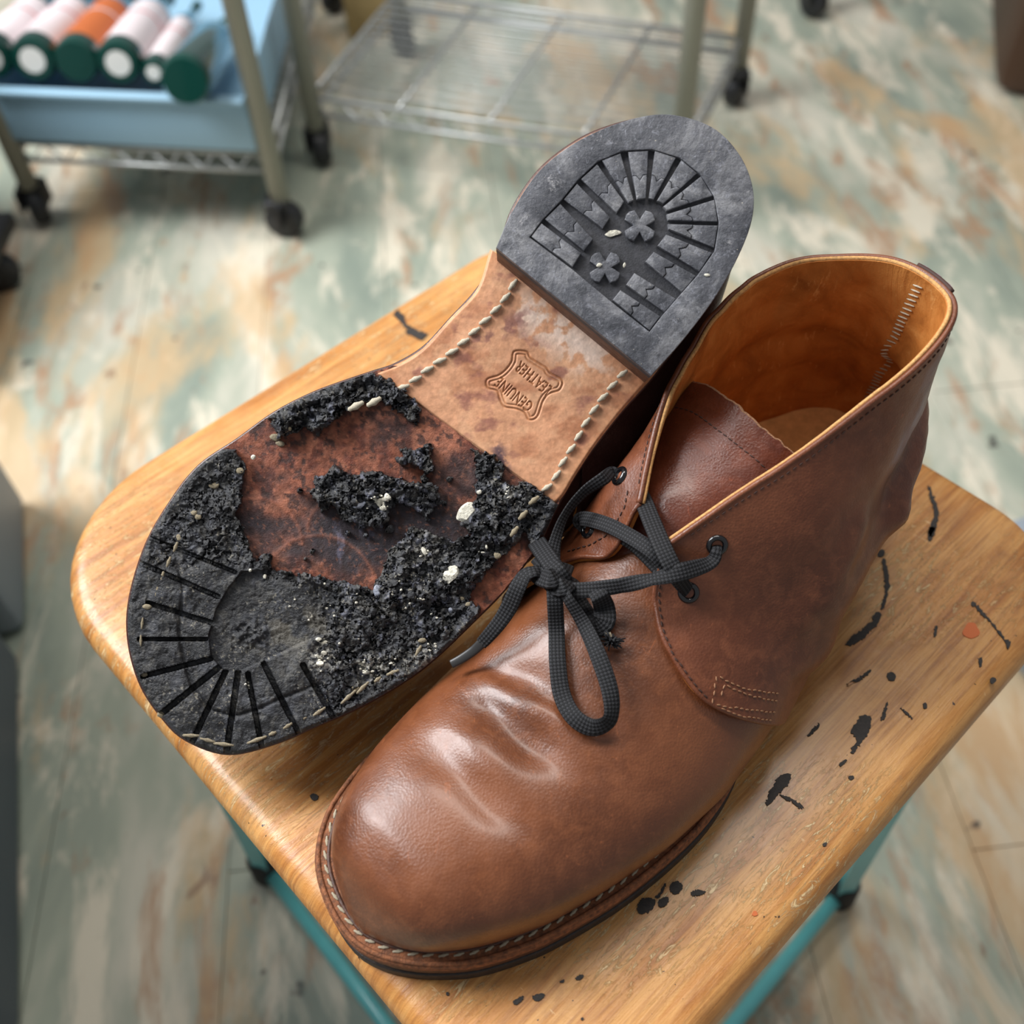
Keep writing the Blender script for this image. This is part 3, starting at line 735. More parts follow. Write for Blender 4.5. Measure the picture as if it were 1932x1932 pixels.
stitches((W(T1)+Nt*.0012)[3:57, jr], Nt[3:57, jr], boot, M_stitchd, .0003, .0021, .0006, skew=4)
# insole
ia = np.linspace(.06, .3255, 60); iv = []
ql = QG[:h_+1, 0]; qm = QG[h_:, 0]
for a in ia:
    bl_ = np.interp(a, ql[:, 0], ql[:, 1]) if a > .2 else vpar(a)[2]-.004; bm_ = np.interp(a, qm[::-1, 0], qm[::-1, 1]) if a > .2 else vpar(a)[1]+.004
    if a > .30:
        kk = math.sqrt(max(0, 1-((a-.30)/.0258)**2)); bl_ = .0295*kk; bm_ = -.0295*kk
    for t in np.linspace(0, 1, 15): iv.append((a, bm_+(bl_-bm_)*t, .0185+zs(a)*.98+.0012*abs(2*t-1)**3))
obj('insole', W(np.array(iv)), gridfaces(60, 15), M_insole, boot, recalc=True, label='tan leather insole')
# back seam inside: herringbone of pale stitches, and the bar of stitches outside on the collar
ci = h_
pin = W(QG)[ci]-Ng[ci]*.0029; 
pin = resample(pin[2:43], 60)
for sgn in (-1, 1):
    pass
org = ORG[boot.name]
nst = 34
for k in range(nst):
    t = (k+.5)/nst; p = np.array([np.interp(t, np.linspace(0, 1, 60), pin[:, q]) for q in range(3)])
    nn = -Ng[ci, int(t*43)]; d = W(QG)[ci+1, int(t*43)]-W(QG)[ci-1, int(t*43)]; d /= np.linalg.norm(d)
    stitches(np.array([p-d*.0025, p, p+d*.0025]), nn, boot, M_thread, .00044, .0046, .0003, skew=14)
colr = W(QG)
i0, i1 = ci-9, ci+5
pth = top[i0:i1]+tn[i0:i1]*.0016+np.array([0, 0, .0004])
V, fc = tube(pth, .0009, 8); obj('collar_stay', V, fc, M_stitchd, boot)
stitches(top[i0:i1]+tn[i0:i1]*.0022+np.array([0, 0, .0006]), np.array([0, 0, 1.])+tn[i0], boot, simple('mauve_thread', (150, 128, 136), .7), .0005, .0036, .0012, skew=0)
# heel pull thread knot
p_, n_q = surfpt(1700, 840, .002)
# welt stitching
ws = inset(OUTB, .0042); idx = [i for i in range(len(ws)) if ws[i, 0] < .14]
k0 = next(i for i in range(len(idx)) if idx[i]-idx[i-1] > 1) if any(idx[i]-idx[i-1] > 1 for i in range(1, len(idx))) else 0
seq = idx[k0:]+idx[:k0]
wp = W(np.array([(*ws[i], .0168) for i in seq]))
stitches(wp, np.array([0, 0, 1.]), boot, M_stitch, .0006, .0040, .0015, skew=14)
V, fc = tube(W(np.array([(*p, .0164) for p in inset(OUTB, .0054)[seq]])), .0009, 6); obj('welt_rim', V, fc, M_mid, boot)
V, fc = tube(W(np.array([(*p, .0163) for p in inset(OUTB, .0014)[seq]])), .0010, 6); obj('welt_rim', V, fc, M_welt, boot)
# eyelets
def eyelet(c, nrm, parent, r=.0035):
    nrm = nrm/np.linalg.norm(nrm)
    pr = [(r*.45, -.0016), (r*.55, -.0002), (r*.62, .0006), (r*.8, .0010), (r*1.0, .0009), (r*1.16, .0003), (r*1.2, -.0006)]
    V, fc = lathe(pr, 28, c, nrm); e = obj('eyelet', V, fc, M_black, parent)
    V, fc = lathe([(r*.6, -.0014), (0, -.0014)], 20, c, nrm); obj('eyelet_shade_disc', V, fc, M_holeshade, e); return e  # near-black disc painted as the shade inside the ring
for uv in ((1352, 1026), (1298, 1117)):
    p, nq = surfpt(*uv, .0012); eyelet(p, nq, boot)
QM = np.stack([cr(QG[h_:, j], 700) for j in range(QG.shape[1])], 1); QM = np.stack([cr(QM[i], 150) for i in range(0, 700)], 0); WQM = BW(QM); NQM = gnormals(WQM)
dm = (WQM-np.array([0, 0, HC]))@RM; PXM = CX+F*dm[..., 0]/dm[..., 2]; PYM = CX+F*dm[..., 1]/dm[..., 2]
facing = ((WQM-np.array([0, 0, HC]))*NQM).sum(-1) < 0
def surfm(u, v, off):
    k = np.argmin((PXM-u)**2+(PYM-v)**2+np.where(facing, 0, 1e6)); i, j = divmod(k, WQM.shape[1]); return WQM[i, j]+NQM[i, j]*off, NQM[i, j]
mp_ = [surfm(*p, .0014) for p in resample([(1188, 925), (1182, 960), (1168, 985), (1150, 1010), (1117, 1030), (1074, 1044)], 40)]
stitches(np.array([x[0] for x in mp_]), np.array([x[1] for x in mp_]), boot, M_stitchd, .00034, .0020, .0008, skew=4)
for uv in ((1173, 900), (1113, 1000)):
    p, nq = surfm(*uv, .0012); eyelet(p, nq, boot)
# laces
NL = np.array([-.02, -.45, .85])
def LP(u, v, off): h = hit(u, v, off); return BW(h)
def sq(u, v, off): return surfpt(u, v, off)[0]
def sm(u, v, off): return surfm(u, v, off)[0]
def PZ(u, v, z): return P3(u, v, z)
ribbon([sm(1112, 1003, -.002), sm(1106, 990, .003), sm(1125, 985, .0045), sm(1170, 1000, .004), PZ(1225, 1035, .094), PZ(1262, 1072, .090), sq(1285, 1100, .003), sq(1297, 1116, .001)], [.0048, .0052, .0052, .005, .005, .005, .0045, .004], .0016, NL, 'lace', boot)
ribbon([PZ(1180, 1012, .086), PZ(1205, 1030, .084), PZ(1240, 1065, .083), PZ(1262, 1090, .083)], .0058, .0015, NL, 'lace', boot)
ribbon([PZ(1196, 905, .088), PZ(1212, 940, .094), PZ(1232, 990, .0975), PZ(1256, 1045, .0975), PZ(1278, 1085, .093), sq(1296, 1112, .002)], [.0045, .0056, .0058, .0056, .005, .004], .0016, NL, 'lace', boot)
ribbon([sq(1352, 1027, -.001), sq(1350, 1034, .003), sq(1335, 1052, .0045), PZ(1290, 1078, .095), PZ(1230, 1093, .092), PZ(1170, 1105, .087), PZ(1110, 1113, .083), PZ(1062, 1112, .0815), PZ(1048, 1095, .0815)], [.0028, .0032, .0045, .0056, .0045, .0050, .0050, .0050, .005], .0016, NL, 'lace', boot, twist=[0, 0, 20, -10, 30, -30, 0, 0, 0])
ribbon([sm(1173, 902, -.001), sm(1168, 897, .003), PZ(1140, 902, .098), PZ(1100, 930, .093), PZ(1066, 972, .087), PZ(1048, 1020, .083), PZ(1042, 1062, .081), PZ(1050, 1090, .080)], [.0028, .0034, .0044, .0040, .0036, .004, .0055, .005], .0015, NL, 'lace', boot, twist=[0, 0, -20, -45, -50, -20, 0, 0])
# knot: wraps around a core
for (pts, wd) in (([(1018, 1050, .078), (1030, 1062, .083), (1048, 1078, .086), (1062, 1098, .083), (1066, 1112, .078)], .0066),
                  ([(1066, 1066, .078), (1058, 1082, .084), (1040, 1092, .087), (1022, 1088, .083), (1012, 1080, .078)], .0062),
                  ([(1012, 1022, .079), (1024, 1040, .083), (1042, 1066, .085), (1052, 1088, .082)], .0062),
                  ([(1040, 1100, .079), (1052, 1108, .084), (1068, 1104, .085), (1078, 1092, .079)], .0058)):
    ribbon([PZ(*p) for p in pts], wd, .0022, NL, 'lace', boot)
# bow loop
ribbon([PZ(1046, 1092, .082), PZ(1047, 1130, .081), LP(1050, 1190, .0045), LP(1052, 1250, .005), LP(1060, 1310, .005), LP(1082, 1352, .005), LP(1114, 1372, .0055), LP(1142, 1366, .007), LP(1154, 1345, .009), LP(1150, 1300, .0105), LP(1128, 1235, .0105), LP(1100, 1175, .009), PZ(1072, 1130, .083), PZ(1054, 1100, .083)],
       [.0052, .0050, .0050, .0052, .0054, .0054, .0056, .0056, .0052, .0052, .0052, .0048, .004, .004], .0016, NL, 'lace', boot, twist=[0, 0, 0, 0, 0, 10, 20, 35, 30, 5, -10, -30, -40, -20], n=150)
# short folded tail with frayed end
ribbon([PZ(1070, 1108, .080), LP(1090, 1140, .004), LP(1108, 1168, .0035), LP(1122, 1184, .004), LP(1140, 1172, .006), LP(1140, 1148, .007), PZ(1132, 1126, .084), PZ(1122, 1112, .083)], [.006, .0066, .0068, .0066, .0068, .0068, .0058, .005], .0016, NL, 'lace', boot)
for k in (-1, 1):
    ribbon([LP(1134+k*2, 1172, .005), LP(1142+k*4, 1186, .0045), LP(1150+k*3, 1202, .004)], .0011, .0009, NL, 'aglet', boot, mat=M_stitch)
tu = bpy.data.meshes.new('x')
parts = []
rr2 = random.Random(4); c0 = LP(1152, 1212, .003)
for k in range(70):
    a = rr2.random()*6.28; e = rr2.random()*1.1; ln = .003+.0024*rr2.random()
    d = np.array([math.cos(a)*math.sin(e), math.sin(a)*math.sin(e)-.25, math.cos(e)*.6]); d /= np.linalg.norm(d)
    parts.append(tube([c0, c0+d*ln*.5+np.array([0, 0, .0002]), c0+d*ln+np.array([rr2.uniform(-.0006, .0006), rr2.uniform(-.0006, .0006), -.0004])], .00028, 4))
V, fc = merge(parts); fr = obj('frayed_end', V, fc, M_lace, boot, uvs=np.zeros((len(V), 2))); fr['kind'] = 'stuff'
# long tail to the left with its plastic tip
ribbon([PZ(1030, 1080, .081), PZ(1008, 1078, .084), PZ(990, 1086, .083), PZ(976, 1110, .081), PZ(962, 1142, .076), PZ(944, 1172, .071), PZ(921, 1200, .066), PZ(908, 1214, .063)], [.0052, .0046, .0052, .0054, .0054, .0050, .0044, .0040], .0018, NL, 'lace', boot, twist=[0, 40, 30, 10, 0, 10, 0, 0])
ribbon([PZ(911, 1211, .0635), PZ(894, 1227, .060), PZ(872, 1242, .057), PZ(852, 1253, .055)], [.0040, .0038, .0036, .0034], .0022, NL, 'aglet', boot, mat=M_aglet)

# ------------------------------------------------------------------ the overturned boot
AXL = np.array([.69, -.724]); BXL = np.array([.724, .69]); TOEPX = np.array([333., 1370.])
boot2 = thing('boot', 'upturned brown boot lying sole up, its black rubber tread crumbling around the toe', 'boot', (*LW(np.array([820, 800, 0.]))[:2], 0))
OUT = [(430, 1422), (350, 1395), (305, 1352), (265, 1290), (243, 1210), (245, 1130), (275, 1030), (320, 950), (375, 880), (450, 828), (520, 778), (600, 738), (700, 703), (745, 688), (800, 655), (850, 602), (900, 547), (938, 485),
       (965, 400), (1010, 330), (1060, 285), (1120, 250), (1200, 226), (1270, 222), (1340, 246), (1388, 292), (1412, 350), (1410, 410), (1388, 480), (1345, 560), (1285, 640), (1226, 718), (1170, 780), (1120, 845), (1083, 900), (1050, 958), (1020, 1020), (985, 1070), (945, 1120), (890, 1175), (820, 1242), (760, 1287), (680, 1333), (600, 1368), (520, 1402)]
OUTS = resample(cr(OUT, 500, closed=True), 260, closed=True)
_oa = ((OUTS-TOEPX)@AXL)/4570; _ob = ((OUTS-TOEPX)@BXL)/4700
_ga = np.linspace(.004, .326, 90)
def _lim(A_, B_, sg):
    r = []
    for a in _ga:
        k = (np.abs(A_-a) < .006) & (B_*sg > 0); r.append((B_[k]*sg).max() if k.any() else .01)
    return np.array(r)
_ap = np.vstack([VAMP.reshape(-1, 3), QG.reshape(-1, 3)])
_fl = np.clip((_lim(_oa, _ob, -1)+.0004)/(_lim(_ap[:, 0], _ap[:, 1], -1)+.0012), .3, 1.0); _fr = np.clip((_lim(_oa, _ob, 1)-.0015)/(_lim(_ap[:, 0], _ap[:, 1], 1)+.0012), .3, 1.0)
def LB(p):
    """boot coordinates (a toe to heel, b, z from the ground face) -> room, for the overturned boot"""
    p = np.asarray(p, float); a = p[..., 0]; b = p[..., 1]; z = p[..., 2]
    sl = np.maximum(z-.03, 0)*sst(.06, .2, a)*4700           # the shaft is slumped back from the sole
    zr = sst(.018, .036, z-zs(a)); fr_ = np.interp(a, _ga, _fr)
    bb = b*np.where(b > 0, fr_+(np.maximum(fr_, .96)-fr_)*zr*sst(.12, .18, a), np.interp(a, _ga, _fl))*(1-np.where(b > 0, -.02, .35)*sst(.020, .075, z)*sst(.10, .2, a))
    sl = sl*sst(.10, .34, a)
    ub = TOEPX[0]+(a*4570)*AXL[0]+(bb*4700)*BXL[0]+.06*sl; vb = TOEPX[1]+(a*4570)*AXL[1]+(bb*4700)*BXL[1]-.19*sl
    wv = (.0075+.024*sst(.19, .24, a))-z
    # keep metric size at depth: convert in-plane offsets at the sole face, then move straight back
    x = (ub-CX)/F*DL; y = (vb-CX)/F*DL; d = DL-wv
    c = np.stack([x, y, d], -1); return c@RM.T+np.array([0, 0, HC])
def outw(P_, w0, w1, bev, far=False):
    V, fc = fill2d([np.asarray(P_)], (w1-w0)*4800, bev*4800); V[:, 2] = V[:, 2]/4800+w0; return V, fc
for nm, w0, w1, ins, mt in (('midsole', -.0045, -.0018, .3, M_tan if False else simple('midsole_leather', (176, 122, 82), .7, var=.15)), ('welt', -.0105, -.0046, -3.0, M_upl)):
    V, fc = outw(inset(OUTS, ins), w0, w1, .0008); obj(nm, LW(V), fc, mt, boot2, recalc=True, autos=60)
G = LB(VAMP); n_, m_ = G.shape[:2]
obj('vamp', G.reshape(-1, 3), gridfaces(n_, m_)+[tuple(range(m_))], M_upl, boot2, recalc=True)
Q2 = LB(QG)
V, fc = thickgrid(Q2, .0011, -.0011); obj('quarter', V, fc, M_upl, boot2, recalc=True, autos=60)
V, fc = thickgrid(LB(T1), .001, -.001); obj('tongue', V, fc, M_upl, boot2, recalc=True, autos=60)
V, fc = thickgrid(Q2, .0012, .0026); obj('lining', V, fc, M_lining, boot2, recalc=True, autos=60)
GV = np.vstack([G.reshape(-1, 3), Q2.reshape(-1, 3)]); print('overturned boot min z', GV[:, 2].min(), 'vamp', G[..., 2].min(), 'quarter', Q2[..., 2].min())
# --- leather waist piece with the pressed emblem
lw = resample([(940, 490), (900, 547), (850, 602), (800, 655), (760, 682), (712, 702)], 60); rw = resample([(1230, 716), (1170, 780), (1120, 845), (1083, 900), (1062, 940), (1048, 952)], 60)
lw = resample(cr([(925, 470), (900, 545), (850, 600), (800, 655), (758, 684), (708, 704)], 80), 330); rw = resample(cr([(1240, 700), (1170, 780), (1120, 845), (1084, 900), (1064, 934), (1047, 952)], 80), 330)
t = np.linspace(0, 1, 400)[None, :, None]; WGp = lw[:, None, :]*(1-t)+rw[:, None, :]*t
# curved seam at the forefoot end
X = WGp[..., 0]; Y = WGp[..., 1]
def glyphs(text, pos, size, ang, spread=1.0):
    c = bpy.data.curves.new('t', 'FONT'); c.body = text; c.size = size; c.align_x = 'CENTER'; c.align_y = 'CENTER'; c.space_character = spread
    o = bpy.data.objects.new('t', c); COL.objects.link(o); dg = bpy.context.evaluated_depsgraph_get(); me = bpy.data.meshes.new_from_object(o.evaluated_get(dg)); me.calc_loop_triangles()
    V = np.array([v.co[:2] for v in me.vertices]); T_ = [tuple(t.vertices) for t in me.loop_triangles]
    bpy.data.objects.remove(o); bpy.data.curves.remove(c); bpy.data.meshes.remove(me)
    V[:, 0] *= .6
    ca, sa = math.cos(ang), math.sin(ang)
    x = V[:, 0]*ca+V[:, 1]*sa; y = V[:, 0]*sa-V[:, 1]*ca      # picture-plane rows run downward
    return np.stack([pos[0]+x, pos[1]+y], 1), T_
def rast(X, Y, V, T_):
    r = np.zeros(X.shape, bool)
    bb = (X > V[:, 0].min()) & (X < V[:, 0].max()) & (Y > V[:, 1].min()) & (Y < V[:, 1].max()); xs = X[bb]; ys = Y[bb]; rr_ = np.zeros(xs.shape, bool)
    for a, b, c in T_:
        (x0, y0), (x1, y1), (x2, y2) = V[a], V[b], V[c]
        d = (y1-y2)*(x0-x2)+(x2-x1)*(y0-y2)
        if abs(d) < 1e-9: continue
        l0 = ((y1-y2)*(xs-x2)+(x2-x1)*(ys-y2))/d; l1 = ((y2-y0)*(xs-x2)+(x0-x2)*(ys-y2))/d
        rr_ |= (l0 >= -.02) & (l1 >= -.02) & (l0+l1 <= 1.02)
    r[bb] = rr_; return r
ang = math.atan2(-.64, -.77)
txt = rast(X, Y, *glyphs('GENUINE', (971, 744), 31, ang, 1.06)) | rast(X, Y, *glyphs('LEATHER', (1008, 713), 31, ang, 1.06))
em = np.array(crop(660, 480, .3106, [(1000, 590), (1075, 592), (1098, 628), (1160, 668), (1195, 690), (1220, 722), (1290, 765), (1275, 822), (1215, 845), (1175, 890), (1140, 985), (1090, 1005), (1062, 962), (1010, 938), (940, 925), (912, 880), (895, 830), (838, 810), (835, 760), (905, 735), (950, 700), (985, 650)]))
em = cr(em, 120, closed=True)
bb = (X > 900) & (X < 1080) & (Y > 650) & (Y < 805)
sd = np.full(X.shape, -99.); sd[bb] = sdpoly(X[bb], Y[bb], em)
line = np.exp(-(sd/1.6)**2)+.8*np.exp(-((sd-6.5)/1.4)**2)
press = np.clip(txt*1.0+line, 0, 1)
K = press.copy()
for _ in range(1): K = (K+np.roll(K, 1, 0)+np.roll(K, -1, 0)+np.roll(K, 1, 1)+np.roll(K, -1, 1))/5
wz = .0004-.00055*K+(fbm(X/60, Y/60, 3)-.5)*.0007+(fbm(X/9, Y/9, 3)-.5)*.00013
# grooves for the stitching and cut edges
edge = np.minimum(np.arange(400), np.arange(400)[::-1])[None, :]*1.0
wz = wz-.0012*np.exp(-(edge/3.)**2)-.0008*np.exp(-((329-np.arange(330))[:, None]/2.5)**2)
base = np.array([214, 156, 118.])/255
stn = fbm(X/38+3, Y/30, 5); st2 = fbm(X/90+9, Y/70+4, 4); fine = fbm(X/6, Y/6, 4)
c = np.ones(X.shape+(3,))*base
def lay(c, col, m): return c*(1-m[..., None])+np.array(col)/255*m[..., None]
c = lay(c, (172, 112, 78), sst(.5, .68, st2)*.75)
c = lay(c, (228, 176, 136), sst(.52, .7, stn)*.5)
c = lay(c, (134, 82, 72), sst(.58, .78, fbm(X/44+20, Y/26+7, 5))*.65*sst(-.1, .25, 1-np.abs(fbm(X/60, Y/60+5, 3)-.5)*4))
dw = segd(X, Y, (1010, 590), (1120, 665)); c = lay(c, (240, 214, 196), sst(.44, .6, fbm(X/26, Y/26, 5)+.16*np.exp(-(dw/40)**2)-.12*sst(25, 60, dw))*np.exp(-(dw/48)**2)*.95)
dk = segd(X, Y, (985, 600), (905, 640)); c = lay(c, (130, 84, 78), np.exp(-(dk/18)**2)*sst(.4, .6, fbm(X/20, Y/20, 4))*.7)
dk = segd(X, Y, (940, 850), (955, 900)); c = lay(c, (70, 52, 66), np.exp(-(dk/12)**2)*sst(.35, .55, fbm(X/9, Y/9, 4))*.8)
c = lay(c, (214, 150, 104), sst(30, 4, edge*np.ones(X.shape))*.4)
c = lay(c, (150, 88, 44), K*.62)
c = c*(0.9+.2*fine[..., None])
lin = lambda c: np.where(c <= .04045, c/12.92, ((np.clip(c, 0, 1)+.055)/1.055)**2.4)
PV = np.stack([X, Y, wz], -1); V = LW(PV.reshape(-1, 3)); n1_ = 330; n2_ = 400
sk = []; k = len(V)
bidx = [i*400 for i in range(330)]+[329*400+j for j in range(400)]+[i*400+399 for i in range(329, -1, -1)]
low = PV.reshape(-1, 3)[bidx].copy(); low[:, 2] = -.0012
V = np.vstack([V, LW(low)]); fc = gridfaces(330, 400, flip=True)+[(bidx[i], bidx[i+1], k+i+1, k+i) for i in range(len(bidx)-1)]
cc = lin(c.reshape(-1, 3)); cc = np.vstack([cc, cc[bidx]*.6])
obj('leather_waist', V, fc, M_tan, boot2, colors=cc, recalc=True, autos=60, label='tan leather waist of the sole pressed with an emblem')
# --- forefoot: scorched leather base
S_ = 2.4; gx = np.arange(232, 1056, S_); gy = np.arange(690, 1432, S_); X, Y = np.meshgrid(gx, gy, indexing='ij')
OUTF = OUTS
def meshcells(name, X, Y, Wz, cellmask, mat, parent, colr, snap=None, skirt=-.0006, label=None):
    """height field cells -> closed-looking mesh with a skirt"""
    nx, ny = X.shape; Xs = X.copy(); Ys = Y.copy()
    if snap is not None:
        s, px, py = snap; k = s < 0; Xs[k] = px[k]; Ys[k] = py[k]
    use = np.zeros((nx, ny), bool); use[:-1, :-1] |= cellmask; use[1:, :-1] |= cellmask; use[:-1, 1:] |= cellmask; use[1:, 1:] |= cellmask
    idx = -np.ones((nx, ny), int); idx[use] = np.arange(use.sum())
    P_ = np.stack([Xs[use], Ys[use], Wz[use]], 1); C_ = colr[use]
    ci, cj = np.nonzero(cellmask)
    F4 = np.stack([idx[ci, cj], idx[ci, cj+1], idx[ci+1, cj+1], idx[ci+1, cj]], 1)
    pad = np.pad(cellmask, 1)
    sk = []
    for di, dj, a, b in ((0, -1, (0, 0), (1, 0)), (0, 1, (1, 1), (0, 1)), (-1, 0, (0, 1), (0, 0)), (1, 0, (1, 0), (1, 1))):
        nb = pad[1+ci+di, 1+cj+dj]; k = ~nb
        sk.append(np.stack([idx[ci[k]+a[0], cj[k]+a[1]], idx[ci[k]+b[0], cj[k]+b[1]]], 1))
    sk = np.vstack(sk); un = np.unique(sk); mp = -np.ones(len(P_), int); mp[un] = np.arange(len(un))+len(P_)
    Pl = P_[un].copy(); Pl[:, 2] = skirt
    F5 = np.stack([sk[:, 1], sk[:, 0], mp[sk[:, 0]], mp[sk[:, 1]]], 1)
    V = LW(np.vstack([P_, Pl])); Cc = np.vstack([C_, C_[un]*.7])
    Cc = np.clip(Cc, 0, 1)
    return obj(name, V, np.vstack([F4, F5]).tolist(), mat, parent, colors=lin(Cc), recalc=False, autos=55, label=label)
s0, sx, sy = sdpoly(X, Y, OUTF, near=True)
base_m = (s0[:-1, :-1] > -2.2) & (s0[1:, 1:] > -2.2) & (s0[1:, :-1] > -2.2) & (s0[:-1, 1:] > -2.2)
WL = lambda X, Y: (X-745)*(952-704)/(1048-708)+704-Y      # >0 on the heel side of the seam
seam = (WL(X, Y))  # positive above line
bm_ = base_m & (seam[:-1, :-1] < 22)
n_a = fbm(X/50, Y/50, 5); n_b = fbm(X/7, Y/7, 4); n_c = fbm(X/120+5, Y/90, 4); n_d = fbm(X/22+11, Y/30, 5)
c = np.ones(X.shape+(3,))*np.array([150, 86, 62])/255
c = lay(c, (184, 116, 88), sst(.45, .7, n_a)*.8)
c = lay(c, (104, 50, 36), sst(.48, .62, n_d)*.7)
soot = np.clip(1-np.hypot((X-700)/190, (Y-1010)/120), 0, 1)
c = lay(c, (46, 40, 48), sst(.35, .62, n_c*.6+soot*.60+n_d*.15)*.92)
c = lay(c, (126, 126, 150), sst(.62, .75, fbm(X/16, Y/40, 5))*sst(.3, .6, soot)*.6)
c = lay(c, (60, 36, 32), sst(.58, .66, fbm(X/11, Y/11, 4))*.7)
c = lay(c, (196, 120, 86), sst(.66, .76, fbm(X/6+40, Y/6, 4))*.5)
c = c*(.72+.5*n_b[..., None])
arc = np.zeros(X.shape)
for (cx_, cy_, r_) in ((480, 1030, 90), (600, 1120, 110), (640, 1000, 60)):
    arc += np.exp(-((np.hypot(X-cx_, Y-cy_)-r_)/4)**2)*(Y < cy_)
c = lay(c, (196, 116, 84), np.clip(arc, 0, 1)*.4)
wz = -.0003+(n_a-.5)*.0008+(n_b-.5)*.0004+.0002*arc
red = meshcells('scorched_midsole', X, Y, wz, bm_, M_red, boot2, c, snap=(s0, sx, sy), skirt=-.0045, label='scorched reddish leather layer laid bare')
# --- crumbled rubber
S_ = 1.6; gx = np.arange(234, 1058, S_); gy = np.arange(694, 1432, S_); X, Y = np.meshgrid(gx, gy, indexing='ij')
s0, sx, sy = sdpoly(X, Y, OUTF, near=True)
MAIN = [(444, 850), (468, 885), (452, 916), (461, 951), (442, 972), (460, 991), (472, 1030), (482, 1058), (513, 1034), (511, 1073), (558, 1085), (613, 1085), (653, 1097), (700, 1110), (721, 1075), (731, 1038), (765, 1016), (771, 997), (796, 991), (833, 1010), (858, 1019), (885, 1008), (872, 990), (898, 940), (895, 900), (892, 848), (933, 855), (948, 876), (945, 904), (973, 914), (995, 907), (1047, 950), (1060, 960), (1026, 1004), (1004, 1028), (989, 1010), (948, 1053), (923, 1069), (911, 1094), (889, 1122), (905, 1147), (895, 1185), (820, 1260), (760, 1300), (680, 1345), (600, 1385), (520, 1420), (430, 1440), (330, 1410), (290, 1360), (235, 1290), (225, 1210), (230, 1120), (262, 1020), (310, 935), (368, 868), (402, 850)]
UP = [(513, 800), (505, 780), (530, 765), (570, 740), (640, 715), (690, 695), (744, 725), (800, 772), (784, 800), (753, 781), (722, 753), (690, 764), (656, 780), (625, 796), (600, 820), (574, 808), (550, 822), (525, 828)]
C1 = [(594, 898), (612, 885), (631, 873), (662, 898), (709, 886), (746, 904), (790, 904), (827, 917), (830, 941), (824, 969), (805, 985), (777, 960), (745, 950), (735, 975), (721, 994), (678, 994), (640, 982), (625, 955), (606, 973), (588, 929)]
C2 = [(752, 851), (784, 842), (808, 836), (818, 870), (818, 895), (796, 898), (790, 880), (762, 864)]
jit = (fbm(X/9, Y/9, 4)-.5)*16+(fbm(X/30+9, Y/30, 3)-.5)*14
sM = sdpoly(X, Y, MAIN); sU = sdpoly(X, Y, UP); s1_ = sdpoly(X, Y, C1); s2_ = sdpoly(X, Y, C2)
nearout = sst(20, 2, s0)                                   # keep the true sole edge clean
rub = np.maximum.reduce([sM, sU, s1_, s2_])+jit
for (u, v, r) in ((566, 925, 5), (655, 1006, 6), (848, 905, 8), (590, 1040, 7), (575, 1055, 4), (735, 1000, 9), (780, 1003, 10), (690, 1010, 6), (470, 1045, 8), (840, 950, 6), (760, 870, 9), (800, 905, 9)):
    rub = np.maximum(rub, r-np.hypot(X-u, Y-v)+jit*.4)
rub = np.where((sM > -6) & (s0 < 16) & (sM > -14) & (sM+s0 > -4), np.maximum(rub, sM+3), rub)
rimcrumb = (fbm(X/14, Y/14, 3)-.5)
inside = s0 > -1.7
mk_ = (rub > 0) & inside
FIELD = [(456, 1078), (430, 1110), (407, 1150), (393, 1200), (398, 1240), (422, 1266), (456, 1268), (500, 1249), (555, 1222), (620, 1195), (640, 1120), (560, 1085), (500, 1075)]
sF = sdpoly(X, Y, FIELD)
SLW = 1.35
SLOTS = [((262, 1206), (390, 1206), 2.6), ((270, 1276), (398, 1243), 4.0), ((298, 1352), (420, 1254), 4.6), ((362, 1402), (426, 1266), 4.4), ((426, 1430), (450, 1266), 4.8), ((497, 1425), (468, 1272), 4.2), ((570, 1396), (494, 1244), 4.4), ((640, 1372), (572, 1255), 4.6),
         ((280, 1138), (402, 1176), 3.8), ((264, 1062), (412, 1126), 3.6), ((276, 1012), (445, 1080), 2.8)]
crumb = np.maximum(sst(560, 660, X)*sst(1420, 1330, Y+(X-560)*.35*0), sst(1090, 1040, Y))
crumb = np.clip(np.maximum(crumb, sst(26, 0, rub)*sst(10, 30, s0)), 0, 1)
crumb *= (.3+.7*sst(3, 26, s0))*(1-.45*sst(520, 440, X))
f1, fe, fid = cellnoise(X/22+(fbm(X/12, Y/12, 3)-.5)*1.6, Y/22+(fbm(X/12+50, Y/12, 3)-.5)*1.6)
f1b, feb, fidb = cellnoise(X/6.5, Y/6.5)
H = .0046+(fbm(X/70, Y/70, 3)-.5)*.0012+(fbm(X/16, Y/16, 3)-.5)*.0007+(fbm(X/4, Y/4, 3)-.5)*.00018
H = H-.0022*sst(-1, 3, sF)
slot = np.zeros(X.shape); chip = (fbm(X/7+70, Y/7, 4)-.5)*5.5
for a, b, w_ in SLOTS: slot = np.maximum(slot, sst(w_+1.6, w_-.2, segd(X, Y, a, b)+chip*.28))
for (u, v) in ((672, 1270), (660, 1252)): pass
rec = sdpoly(X, Y, [(664, 1254), (684, 1248), (702, 1282), (680, 1294)]); slot = np.maximum(slot, sst(-1, 1.5, rec))
H = H-.0030*slot*(1-sst(-1, 3, sF))
_pl = fbm(X/34+90, Y/34+14, 2); H = H+(_pl-.5)*.0016*(1-sst(-1, 3, sF))
_fc = sst(.62, .72, fbm(X/9+33, Y/9+5, 4))*sst(20, 60, np.abs(sF)+20); H = H-.0003*_fc
_bl = np.exp(-(((X-480)/40)**2+((Y-1200)/26)**2)); H = H+_bl*(fbm(X/10, Y/10+44, 4)-.42)*.005
